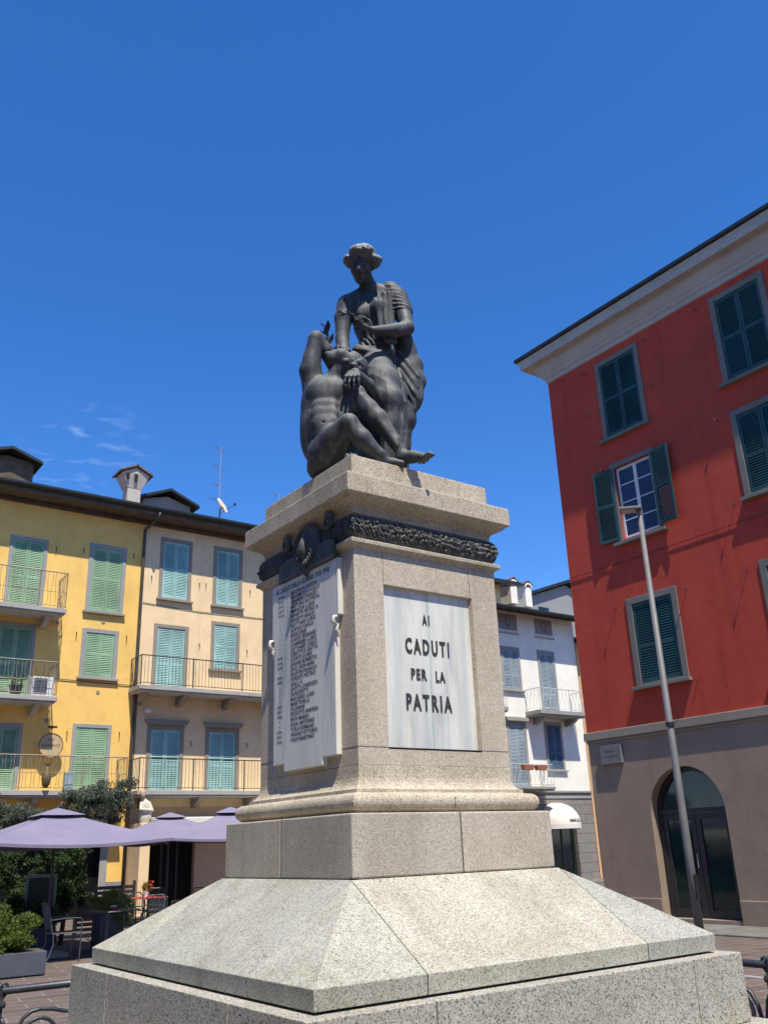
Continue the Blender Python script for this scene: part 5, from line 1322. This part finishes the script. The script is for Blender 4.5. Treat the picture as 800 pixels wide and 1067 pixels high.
# hanging round signs on the yellow facade
rs = root('round_sign', (X0 - 2.93, YF, 4.62), 'round tan restaurant sign hanging from a bracket over the lowest yellow balcony', 'sign')
b = MB(); b.lathe([(0, 0), (.33, 0), (.35, .012), (.35, .04), (0, .04)], n=36); b.xf(lambda p: (p.x, -.22 - p.z, p.y)); disc = put('sign_disc', b, 'sign_tan', rs)
b = MB(); b.tube([(.335 * math.cos(R_(a)), -.262, .335 * math.sin(R_(a))) for a in range(0, 361, 10)], .012, 5); put('sign_rim', b, 'sign_red', disc)
t = join([text_mesh('RISTORANTE', .5, .075, .001, .01).xf(lambda p: (p.x, p.y, p.z + .0)), text_mesh('BAR', .16, .06, .001, .01).xf(lambda p: (p.x, p.y, p.z + .16))]); t.xf(lambda p: (p.x, p.y - .262, p.z)); put('lettering', t, 'sign_red', disc)
b = MB(); b.bar((0, 0, .48), (0, -.26, .48), .014); b.bar((0, -.24, .48), (0, -.24, .34), .01); b.box(-.12, .12, -.32, -.2, .49, .54); put('sign_bracket', b, 'iron', rs)
vs_ = root('balcony_ornament', (X0 - 3.17, YF - .95, 3.40), 'bronze-coloured pineapple-shaped ornament hung on the lowest yellow balcony railing', 'ornament')
b = MB(); b.lathe([(0, .0), (.05, .01), (.10, .10), (.13, .25), (.11, .40), (.05, .50), (.04, .58), (0, .58)], n=16); put('pineapple_body', b, 'ornament', vs_, smooth=True)
b = MB()
for k in range(7): a = k * .9; b.tube([(0, 0, .55), (.07 * math.cos(a), .05 * math.sin(a), .66), (.13 * math.cos(a), .08 * math.sin(a), .66)], [.015, .012, .004], 5)
put('leaf_crown', b, 'iron', vs_)
acu = root('condenser_unit', (X0 - 3.45, YF - .62, 5.90), 'white air-conditioning unit on the middle yellow balcony beside a dark pot', 'air conditioner')
b = MB(); b.box(-.30, .30, -.13, .13, .02, .56); put('casing', b, 'white_wood', acu, bevel=.01)
b = MB()
for k in range(11): b.box(-.25, .12, -.142, -.131, .08 + k * .042, .095 + k * .042)
put('fan_grille', b, 'iron', acu)
pt = root('plant_pot', (X0 - 4.15, YF - .62, 5.90), 'dark plant pot standing on the middle yellow balcony', 'plant pot')
b = MB(); b.lathe([(0, 0), (.13, 0), (.18, .26), (.20, .27), (.19, .30), (.16, .30), (.14, .25), (0, .25)], n=18); put('pot', b, 'planter', pt, smooth=True)
b = MB()
rg = random.Random(2)
for k in range(40): a = rg.uniform(0, 6.28); q = Vector((.13 * math.cos(a), .13 * math.sin(a), .28 + rg.uniform(0, .1))); b.quad(q, q + Vector((.05, .01, .03)), q + Vector((.04, .03, .09)), q + Vector((0, .02, .05)))
put('foliage', b, 'leaf_dark', pt)
bx = root('meter_box', (X0 - 2.22, YF - .6, 3.36), 'small grey-green box on the lowest yellow balcony floor left of the door', 'box')
b = MB(); b.box(-.36, -.12, -.1, .1, 0, .5); put('cabinet', b, 'teal_frame', bx, bevel=.01); b = MB(); b.box(-.33, -.15, -.106, -.1, .1, .4); put('cabinet_lid', b, 'sh_grey', bx)

# ------------------------------------------------------------------ street lamp
la = root('street_lamp', (10.32, 5.57, 0.03), 'tall grey tubular street lamp with a small flat head standing before the red house', 'street lamp')
b = MB(); b.tube([(0, 0, 0), (0, 0, 1.3), (0, 0, 7.46)], [.074, .068, .043], 20); put('pole', b, 'steel', la, smooth=True)
b = MB(); b.lathe([(.0, 0), (.14, 0), (.14, .02), (.10, .05), (.088, .12)], n=24); put('base_collar', b, 'steel', la, smooth=True)
b = MB(); b.tube([(0, 0, 3.38), (0, 0, 3.46)], .075, 20); b.bar((.02, -.06, 3.42), (.10, -.12, 3.5), .008); put('clamp_band', b, 'gutter', la)
hl = Vector((-.60, .80, 0)); sd_ = Vector((.80, .60, 0))
def hp(a, s_, z): v = hl * a + sd_ * s_; return (v.x, v.y, z)
b = MB(); b.hexa([hp(-.05, -.13, 7.50), hp(-.05, .13, 7.50), hp(.36, .15, 7.52), hp(.36, -.15, 7.52), hp(-.05, -.13, 7.56), hp(-.05, .13, 7.56), hp(.36, .15, 7.57), hp(.36, -.15, 7.57)]); b.tube([(0, 0, 7.40), (0, 0, 7.50)], .055, 12)
hd3 = put('lamp_head', b, 'steel', la, bevel=.01)
b = MB(); b.hexa([hp(.06, -.10, 7.490), hp(.06, .10, 7.490), hp(.33, .12, 7.506), hp(.33, -.12, 7.506), hp(.06, -.10, 7.505), hp(.06, .10, 7.505), hp(.33, .12, 7.520), hp(.33, -.12, 7.520)]); put('lens', b, 'lens', hd3)

# ------------------------------------------------------------------ wrought iron fence round the memorial
fe = root('iron_fence', (0, 0, 0), 'low wrought iron fence with scrolls and round top rail surrounding the granite pedestal', 'fence')
FX, FY = 2.72, 2.61
segs = [((-2.85, FY), (2.75, FY), 4), ((2.75, FY), (2.75, -2.76), 5), ((2.75, -2.76), (-2.85, -2.76), 4), ((-2.85, -2.76), (-2.85, FY), 5)]
def curve(b, P_, Q_, fn, r=.011):
    d = (Q_ - P_).normalized(); b.tube([tuple(P_ + d * u + Vector((0, 0, z))) for u, z in fn], r, 6)
zR = .75
for (p, q, n) in segs:
    P_ = Vector((*p, 0)); Q_ = Vector((*q, 0)); D_ = (Q_ - P_) / n; L_ = D_.length; dd = D_.normalized()
    b = MB(); b.tube([tuple(P_ + Vector((0, 0, zR))), tuple(Q_ + Vector((0, 0, zR)))], .026, 10); put('top_rail', b, 'iron_fence', fe, smooth=True)
    b = MB(); b.bar(tuple(P_ + Vector((0, 0, .12))), tuple(Q_ + Vector((0, 0, .12))), .014); put('bottom_rail', b, 'iron_fence', fe)
    for k in range(n):
        A_ = P_ + D_ * k
        b = MB(); x, y = A_.x, A_.y
        b.box(x - .029, x + .029, y - .029, y + .029, 0, .66); b.lathe([(.0, .645), (.05, .645), (.058, .665), (.05, .685), (.034, .69), (.030, .71), (.030, .79), (.02, .80), (0, .81)], (x, y, 0), 12)
        for s_ in (-.055, .055): b.tube([(x + dd.x * s_ * .5, y + dd.y * s_ * .5, .70), (x + dd.x * s_, y + dd.y * s_, .74), (x + dd.x * s_, y + dd.y * s_, .785), (x + dd.x * s_ * .6, y + dd.y * s_ * .6, .80)], .012, 6)
        po = put('post', b, 'iron_fence', fe, bevel=.003)
        b = MB(); B_ = A_ + D_
        for (O_, E_) in ((A_, B_), (B_, A_)):
            h_ = L_ / 2
            curve(b, O_, E_, [(.03, .58), (.06, .53), (.08, .44), (.10, .36), (.12, .30)], .015)
            curve(b, O_, E_, [(.12, .22), (.12, .38), (.14, .49), (.18, .565), (.23, .60), (.29, .61), (.38, .60), (.48, .575), (h_ * .9, .555), (h_, .55)], .015)
            sp_ = []
            for i in range(34):
                t = i / 33; a = -1.9 + t * 10.5; r_ = .135 * (1 - t) ** .8 + .022; sp_.append((.285 + r_ * math.cos(a), .435 + r_ * math.sin(a)))
            curve(b, O_, E_, [(.12, .14), (.16, .20)] + [p_ for p_ in sp_], .014)
            e_ = sp_[-1]; dv = (E_ - O_).normalized(); cc = O_ + dv * e_[0]; b.lathe([(0, -.02), (.02, -.012), (.026, 0), (.02, .012), (0, .02)], (cc.x, cc.y, e_[1]), 10)
            curve(b, O_, E_, [(.44, .14), (.50, .22), (.56, .30), (h_ - .02, .36)], .010)
        put('scrollwork', b, 'iron_fence', fe, smooth=True)

# ------------------------------------------------------------------ café terrace
def parasol(loc, half, zpeak, zedge, yaw, label):
    r = root('parasol', (loc[0], loc[1], 0), label, 'parasol', 'lilac parasols of the café terrace', yaw)
    n = 12; b = MB(); cor = [(-half, -half), (half, -half), (half, half), (-half, half)]
    sag = .075
    top0 = .02
    for s_ in range(4):
        (x0, y0), (x1, y1) = cor[s_], cor[(s_ + 1) % 4]; base = len(b.v)
        for i in range(n + 1):
            t = top0 + (1 - top0) * i / n
            for j in range(n + 1):
                u = j / n; x = (x0 + (x1 - x0) * u) * t; y = (y0 + (y1 - y0) * u) * t
                z = zpeak - .03 + (zedge - zpeak + .03) * t - sag * math.sin(math.pi * u) * t - .03 * math.sin(math.pi * (t - top0) / (1 - top0))
                b.v.append((x, y, z))
        for i in range(n):
            for j in range(n): q = base + i * (n + 1) + j; b.f.append((q, q + 1, q + n + 2, q + n + 1))
    me = b.mesh('canopy'); bm = bmesh.new(); bm.from_mesh(me); bmesh.ops.remove_doubles(bm, verts=bm.verts, dist=1e-4); bm.to_mesh(me); bm.free()
    cv = put('canopy', me, 'canvas', r, smooth=False)
    md = cv.modifiers.new('cloth_thickness', 'SOLIDIFY'); md.thickness = .004
    v = MB()
    hv = half * .25
    c2 = [(-hv, -hv), (hv, -hv), (hv, hv), (-hv, hv)]
    for s_ in range(4):
        a, c_ = c2[s_], c2[(s_ + 1) % 4]; v.quad((0, 0, zpeak + .01), (a[0], a[1], zpeak - .125), ((a[0] + c_[0]) / 2, (a[1] + c_[1]) / 2, zpeak - .130), (c_[0], c_[1], zpeak - .125))
    o = put('vent_cap', v, 'canvas', r); md = o.modifiers.new('cloth_thickness', 'SOLIDIFY'); md.thickness = .004
    v = MB()
    for s_ in range(4):
        (x0, y0), (x1, y1) = cor[s_], cor[(s_ + 1) % 4]
        for j in range(n):
            u, w_ = j / n, (j + 1) / n; f = lambda t: (x0 + (x1 - x0) * t, y0 + (y1 - y0) * t, zedge - sag * math.sin(math.pi * t))
            p, q = f(u), f(w_); v.quad(p, q, (q[0], q[1], q[2] - .05), (p[0], p[1], p[2] - .05))
    o = put('hem', v, 'canvas', cv); md = o.modifiers.new('cloth_thickness', 'SOLIDIFY'); md.thickness = .005
    b = MB(); b.tube([(0, 0, .08), (0, 0, zpeak + .0)], .028, 12); b.lathe([(0, zpeak + .0), (.03, zpeak + .01), (.02, zpeak + .03), (0, zpeak + .035)], n=10); put('pole', b, 'planter', r, smooth=True)
    for x, y in cor: rb = MB(); rb.bar((0, 0, zpeak - .10), (x * .985, y * .985, zedge - .03), .012); rb.bar((0, 0, zpeak - .55), (x * .48, y * .48, zpeak + (zedge - zpeak) * .48 - .08), .010); put('rib', rb, 'planter', r)
    b = MB(); b.box(-.32, .32, -.32, .32, 0.005, .085); put('base_plate', b, 'granite_kerb', r, bevel=.01)
parasol((1.82, 12.65), 1.57, 2.44, 1.87, 0, 'largest lilac parasol at the left, in front of the olive tree and nearest the planter')
parasol((6.49, 15.10), 1.42, 2.56, 1.93, R_(-26), 'bright lilac parasol half hidden behind the granite pedestal')
parasol((6.41, 18.43), 1.55, 2.60, 2.02, R_(-14), 'greyer lilac parasol behind the other two, in front of the café entrance')

def leaves(name, mat, parent, clumps, n, size, seed, slender=.45, lobes=6):
    rg = random.Random(seed); b = MB()
    tot = sum(c[3] * c[4] * c[5] for c in clumps)
    for (cx_, cy_, cz_, rx, ry, rz) in clumps:
        k = int(n * rx * ry * rz / tot)
        subs = []
        for _ in range(lobes * 3):
            v = Vector((rg.gauss(0, 1), rg.gauss(0, 1), rg.gauss(0, 1))).normalized() * rg.uniform(.35, 1.0); subs.append((v, rg.uniform(.18, .42)))
        for _ in range(k):
            v, sr = rg.choice(subs); w_ = v + Vector((rg.gauss(0, 1), rg.gauss(0, 1), rg.gauss(0, 1))).normalized() * sr * rg.uniform(.3, 1) ** .5
            c_ = Vector((cx_ + w_.x * rx, cy_ + w_.y * ry, cz_ + w_.z * rz))
            if c_.z < .02: continue
            d = Vector((rg.gauss(0, 1), rg.gauss(0, 1), rg.gauss(.25, 1))).normalized(); e = d.orthogonal().normalized(); e = Matrix.Rotation(rg.uniform(0, 6.28), 3, d) @ e
            L_ = size * rg.uniform(.6, 1.3); w2 = e * L_ * slender * .5; bend = d.cross(e) * L_ * .12
            b.quad(c_, c_ + d * L_ * .45 + w2 + bend, c_ + d * L_, c_ + d * L_ * .45 - w2 + bend)
    return put(name, b, mat, parent, world=True)
def trunk(name, parent, pts, rs, branches=(), world=True):
    b = MB(); b.tube(pts, rs, 9)
    for bp, br in branches: b.tube(bp, br, 6)
    return put(name, b, 'bark', parent, world=world, smooth=True)
# olive tree behind the big parasol
ol = root('olive_tree', (2.75, 15.6, 0), 'grey-green olive tree rising above the big parasol in front of the yellow house', 'tree')
trunk('trunk', ol, [(2.75, 15.6, -.05), (2.7, 15.6, .6), (2.85, 15.55, 1.2), (2.8, 15.5, 1.7)], [.16, .12, .11, .10],
      [([(2.8, 15.5, 1.6), (3.2, 15.4, 2.2), (3.7, 15.3, 2.7)], [.08, .05, .02]), ([(2.8, 15.5, 1.6), (2.3, 15.7, 2.2), (1.7, 15.8, 2.6)], [.08, .05, .02]), ([(2.8, 15.5, 1.6), (2.8, 15.9, 2.3), (2.9, 16, 2.8)], [.07, .04, .02]), ([(3.7, 15.3, 2.7), (4.0, 15.2, 3.0)], [.02, .01]), ([(1.7, 15.8, 2.6), (1.4, 15.8, 2.85)], [.02, .01])])
leaves('crown', 'leaf_olive', ol, [(3.75, 15.2, 2.75, .62, .6, .42), (3.15, 15.4, 2.72, .6, .6, .34), (2.5, 15.7, 2.36, .6, .6, .30), (1.75, 15.8, 2.42, .5, .6, .30), (1.1, 16.0, 2.60, .6, .6, .36), (2.9, 15.6, 2.15, 1.1, .7, .3)], 26000, .075, 11, .30)
# shrub tree under the parasol
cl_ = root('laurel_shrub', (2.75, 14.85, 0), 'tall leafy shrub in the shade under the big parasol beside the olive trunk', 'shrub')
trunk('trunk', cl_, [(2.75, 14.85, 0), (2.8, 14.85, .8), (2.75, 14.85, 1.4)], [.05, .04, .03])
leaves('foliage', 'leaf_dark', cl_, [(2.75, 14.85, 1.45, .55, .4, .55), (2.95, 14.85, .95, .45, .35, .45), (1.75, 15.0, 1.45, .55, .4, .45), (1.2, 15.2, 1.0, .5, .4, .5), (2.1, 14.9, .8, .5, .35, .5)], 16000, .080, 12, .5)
# planter with box hedge at the left
pl = root('hedge_planter', (-.42, 10.52, 0), 'slate-grey rectangular planter holding a bright green bush at the left edge', 'planter', None, R_(-3.5))
b = MB(); b.box(-1.55, 1.55, -.27, .27, .02, .33); b.box(-1.50, 1.50, -.22, .22, .0, .02); put('trough', b, 'planter', pl, bevel=.008)
b = MB(); b.box(-1.51, 1.51, -.23, .23, .331, .335); put('soil', b, 'wood', pl)
bu = root('green_bush', (-.3, 10.52, .33), 'bright green leafy bush growing out of the slate-grey planter', 'bush')
trunk('stems', bu, [(.1, 10.5, .3), (.15, 10.5, .6)], [.03, .02], [([(.5, 10.5, .3), (.6, 10.5, .6)], [.02, .01]), ([(-.5, 10.5, .3), (-.4, 10.5, .7)], [.02, .01])])
leaves('foliage', 'leaf_bush', bu, [(-.9, 10.52, .64, .62, .42, .40), (-.1, 10.52, .64, .66, .45, .46), (.60, 10.48, .58, .55, .42, .36), (.2, 10.4, .45, .9, .35, .22)], 30000, .050, 13, .6, lobes=10)
p2 = root('slate_pot', (3.0, 12.95, 0), 'tall dark pot with pale variegated plant between the shrub and the café tables', 'plant pot')
b = MB(); b.box(-.22, .22, -.22, .22, 0, .62); put('pot', b, 'planter', p2, bevel=.01)
leaves('foliage', 'leaf_lime', p2, [(3.0, 12.95, .80, .36, .30, .20), (3.2, 12.8, .62, .20, .18, .28)], 3200, .07, 14, .4)
fn_ = root('fern_pot', (8.4, 18.6, 0), 'dark palm-like plant in a terracotta pot near the café entrance by the pedestal', 'plant pot')
b = MB(); b.lathe([(0, 0), (.18, 0), (.26, .42), (.28, .43), (.28, .50), (.23, .5), (0, .48)], n=20); put('pot', b, 'terracotta', fn_, smooth=True)
b = MB(); rg = random.Random(5)
for k in range(46):
    a = rg.uniform(0, 6.28); l_ = rg.uniform(.5, .95); up_ = rg.uniform(.4, 1.0)
    prev = Vector((0, 0, .48)); pw = None
    for i in range(1, 7):
        t = i / 6; q = Vector((math.cos(a) * l_ * t, math.sin(a) * l_ * t, .48 + up_ * l_ * t * (1.25 - t))); s_ = Vector((-math.sin(a), math.cos(a), 0)) * .035 * math.sin(math.pi * min(.98, t + .02)) 
        if pw is None: pw = s_ * .3
        b.quad(prev - pw, prev + pw, q + s_, q - s_); prev, pw = q, s_
put('fronds', b, 'leaf_dark', fn_)

def arm_chair(name, loc, rz, label):
    r = root(name, (*loc, 0), label, 'chair', 'metal café armchairs', R_(rz))
    b = MB()
    for k in range(12): y = -.21 + k * .036; b.box(-.22, .22, y, y + .026, .437, .449)
    b.tube([(-.23, -.23, .44), (.23, -.23, .44), (.23, .22, .44), (-.23, .22, .44), (-.23, -.23, .44)], .011, 6); put('seat', b, 'chair_metal', r)
    b = MB(); b.tube([(-.21, .22, .44), (-.215, .27, .66), (-.20, .31, .84), (-.13, .325, .90), (.13, .325, .90), (.20, .31, .84), (.215, .27, .66), (.21, .22, .44)], .012, 6)
    for k in range(7): x = -.15 + k * .05; b.bar((x, .235, .50), (x, .32, .88), .006)
    put('backrest', b, 'chair_metal', r)
    for s_ in (-1, 1):
        b = MB(); b.tube([(s_ * .245, .265, .65), (s_ * .26, .05, .665), (s_ * .26, -.20, .66), (s_ * .25, -.235, .63)], .011, 6); put('armrest', b, 'chair_metal', r)
        b = MB(); b.tube([(s_ * .25, -.235, .64), (s_ * .245, -.235, .3), (s_ * .24, -.23, 0)], .011, 6); put('leg', b, 'chair_metal', r)
        b = MB(); b.tube([(s_ * .23, .21, .44), (s_ * .235, .20, .28), (s_ * .24, .26, .10), (s_ * .245, .33, 0)], .011, 6); put('leg', b, 'chair_metal', r)
    return r
def side_of(cam_deg): return cam_deg
arm_chair('cafe_chair', (1.84, 11.83), 88, 'metal café armchair beside the slate planter, facing the tables')
arm_chair('cafe_chair', (3.35, 12.15), -75, 'metal café armchair on the pedestal side of the first table')
arm_chair('cafe_chair', (4.05, 13.85), 20, 'metal café armchair beyond the table with red flowers')
arm_chair('cafe_chair', (5.2, 16.2), 160, 'metal café armchair deep under the parasols near the entrance')
def table(name, loc, label, top='chair_metal', hgt=.72, rad=.36):
    r = root(name, (*loc, 0), label, 'table', 'round café tables')
    b = MB(); b.lathe([(0, hgt - .02), (rad, hgt - .02), (rad + .008, hgt - .01), (rad, hgt), (0, hgt)], n=32); put('tabletop', b, top, r)
    b = MB(); b.tube([(0, 0, .03), (0, 0, hgt - .02)], .025, 10); b.lathe([(0, 0), (.22, 0), (.22, .012), (.04, .035), (0, .04)], n=20); put('pedestal_leg', b, 'chair_metal', r)
    return r
table('cafe_table', (2.62, 11.95), 'round dark café table near the slate planter')
o_ = root('napkin_holder', (2.72, 11.95, .72), 'small red napkin holder on the nearest café table', 'napkin holder')
b = MB(); b.box(-.05, .05, -.03, .03, 0, .05); put('holder', b, 'cloth_red', o_, bevel=.004); b = MB(); b.box(-.045, .045, -.012, .012, .052, .075); put('napkins', b, 'paper', o_)
table('cafe_table', (4.62, 15.1), 'round café table with red mat in front of the entrance door', 'cloth_red', .76, .40)
fl = root('flower_pot', (4.55, 15.1, .76), 'little flower pot with red blooms on the far café table', 'flower pot')
b = MB(); b.lathe([(0, 0), (.05, 0), (.07, .10), (0, .10)], n=14); put('pot', b, 'paper', fl)
leaves('foliage', 'leaf_bush', fl, [(4.55, 15.1, .95, .13, .13, .10)], 160, .05, 21, .6); leaves('blooms', 'flower', fl, [(4.60, 15.1, 1.0, .12, .12, .10)], 70, .045, 22, 1.0)
mb_ = root('menu_board', (2.10, 14.2, 0), 'pale teal framed menu stand in the shade behind the green bush', 'menu board', None, R_(-28))
b = MB()
for x in (-.28, .23): b.box(x, x + .05, -.02, .02, 0, 1.32)
b.box(-.23, .23, -.02, .02, 1.26, 1.32); b.box(-.23, .23, -.02, .02, .60, .66); put('frame', b, 'teal_frame', mb_, bevel=.004)
b = MB(); b.box(-.23, .23, -.008, .008, .66, 1.26); bd = put('board', b, 'board', mb_); b = MB(); b.box(-.02, .10, -.016, -.008, .70, .86); put('notice', b, 'paper', mb_)
# small figure on the pillar beside the entrance
fg = root('pillar_figure', (6.92, 21.55, 2.45), 'small cream figure with bowed tan head on top of the entrance pillar', 'statue')
S = SDF((-.45, -.4, -.05), (.55, .4, 1.05), 0.016)
S.ell((.05, 0, .18), (.19, .15, .26), None, .05); S.ell((.02, 0, .45), (.16, .13, .22), None, .05); S.cap((-.02, -.02, .60), (-.06, -.03, .72), .07, .06, .04)
S.cap((.12, -.05, .55), (.20, -.12, .35), .06, .05, .03); S.cap((.20, -.12, .35), (.05, -.18, .36), .045, .035, .02); S.cap((-.10, -.05, .55), (-.14, -.14, .38), .05, .045, .03); S.cap((-.14, -.14, .38), (0, -.19, .37), .04, .035, .02)
sdf_obj('robed_body', S, 'cream_stone', fg, tf=lambda V: V + np.array(fg.location))
S = SDF((-.35, -.35, .55), (.2, .2, 1.05), 0.010)
head(S, (-.08, -.06, .80), (-.25, -.1, .95), (-.35, -.85, -.2), .26); S.ell((-.07, -.02, .86), (.085, .10, .09), None, .01)
sdf_obj('head', S, 'tan_stone', fg, tf=lambda V: V + np.array(fg.location))

# hedge trough and a waste of dark furniture under the parasols
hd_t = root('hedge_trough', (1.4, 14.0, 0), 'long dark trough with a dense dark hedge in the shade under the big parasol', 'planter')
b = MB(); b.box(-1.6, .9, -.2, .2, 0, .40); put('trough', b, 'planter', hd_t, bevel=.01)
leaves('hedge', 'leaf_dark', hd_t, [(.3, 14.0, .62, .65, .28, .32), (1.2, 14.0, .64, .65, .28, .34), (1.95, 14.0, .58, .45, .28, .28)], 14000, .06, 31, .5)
dv = root('terrace_divider', (4.05, 16.1, 0), 'dark slatted divider panel standing before the café entrance', 'divider')
b = MB()
for k in range(9): b.box(-.62, .62, -.012, .012, .12 + k * .10, .19 + k * .10)
put('slats', b, 'frame_dark', dv)
for x in (-.62, .62): b = MB(); b.box(x - .025, x + .025, -.025, .025, 0, 1.08); put('post', b, 'frame_dark', dv)
arm_chair('cafe_chair', (3.75, 12.75), 170, 'metal café armchair with its back to the tall dark pot')
arm_chair('cafe_chair', (5.3, 14.6), -70, 'metal café armchair on the pedestal side of the table with red flowers')
arm_chair('cafe_chair', (3.7, 15.0), 80, 'metal café armchair between the shrub and the table with red flowers')
table('cafe_table', (5.9, 13.4), 'round dark café table half hidden by the sloping granite')

for bl, pts, r_ in ((yel, [(UY0, -.02, 6.58), (-5, -.025, 6.50), (-2.9, -.025, 6.56), (-.55, -.025, 6.52)], .012), (cre, [(-.40, -.02, 6.2), (-.38, -.02, 5.0), (-.42, -.02, 3.0)], .012), (cre, [(-.40, -.02, 9.2), (1.6, -.02, 9.12), (4, -.02, 9.16), (9, -.02, 9.1)], .010)):
    b = MB(); b.tube(pts, r_, 5); put('cable', b, 'iron', bl)
b = MB(); b.tube([(RU0, -.02, 7.35), (-1, -.02, 7.32), (3, -.02, 7.36), (RU1, -.02, 7.3)], .008, 5); put('cable', b, 'sign_red', red)
hb = MB(); hb.box(-.045, .045, -.088, -.070, .55, .95); put('access_hatch', hb, 'gutter', la, bevel=.003)

# unseen houses behind and left of the viewer, added to cut horizon fill
def light_blocking_house(loc, rz, u1, h, wallm, shm, label, trim='trim_grey'):
    r = root('townhouse', loc, label, 'house', 'unseen houses added to block light', R_(rz))
    cols = [2.0 + 3.2 * k for k in range(int((u1 - 1.5) / 3.2))]; hs_ = [(c, c + 1.2, z + .04, z + 1.8) for c in cols for z in (4.2, 7.4, 10.2) if z + 2.2 < h]
    hl_ = [(a + .11, b_ - .11, c, d - .07) for a, b_, c, d in hs_]
    put('wall', wall_sheet(0, u1, 0, h, [(a + .11, b_ - .11, c + .04, d - .11) for a, b_, c, d in hs_], .3), wallm, r)
    b = box_body(0, u1, h, 8.0, .45); side_strips(b, 0, u1, h); put('wall', b, wallm, r)
    for a, b_, c, d in hs_: window(r, 'window', a, b_, c, d, trim, shm)
    roof(r, 0, u1, h - .03, .9, 8.0, .3)
    for c in cols[::2]:
        b = MB(); b.box(c, c + 1.9, -.02, .02, 0, 2.6); o = put('shop_door', b, 'glass_dark', r); b = MB(); b.box(c - .12, c, -.05, .0, 0, 2.7); b.box(c + 1.9, c + 2.02, -.05, 0, 0, 2.7); b.box(c, c + 1.9, -.05, 0, 2.6, 2.7); put('door_surround', b, trim, o)
light_blocking_house((-14.5, -24, 0), 90, 20.0, 12.5, 'grey_wall', 'sh_green', 'unseen grey plastered house added on the left to block horizon light')
light_blocking_house((-14.5, -3.8, 0), 90, 22.0, 11.5, 'trim_brown', 'sh_teal', 'unseen brown plastered house added on the left to block horizon light')
light_blocking_house((16.0, -26, 0), 180, 26.0, 12.0, 'taupe', 'sh_grey', 'unseen taupe house added behind the viewer to block horizon light')
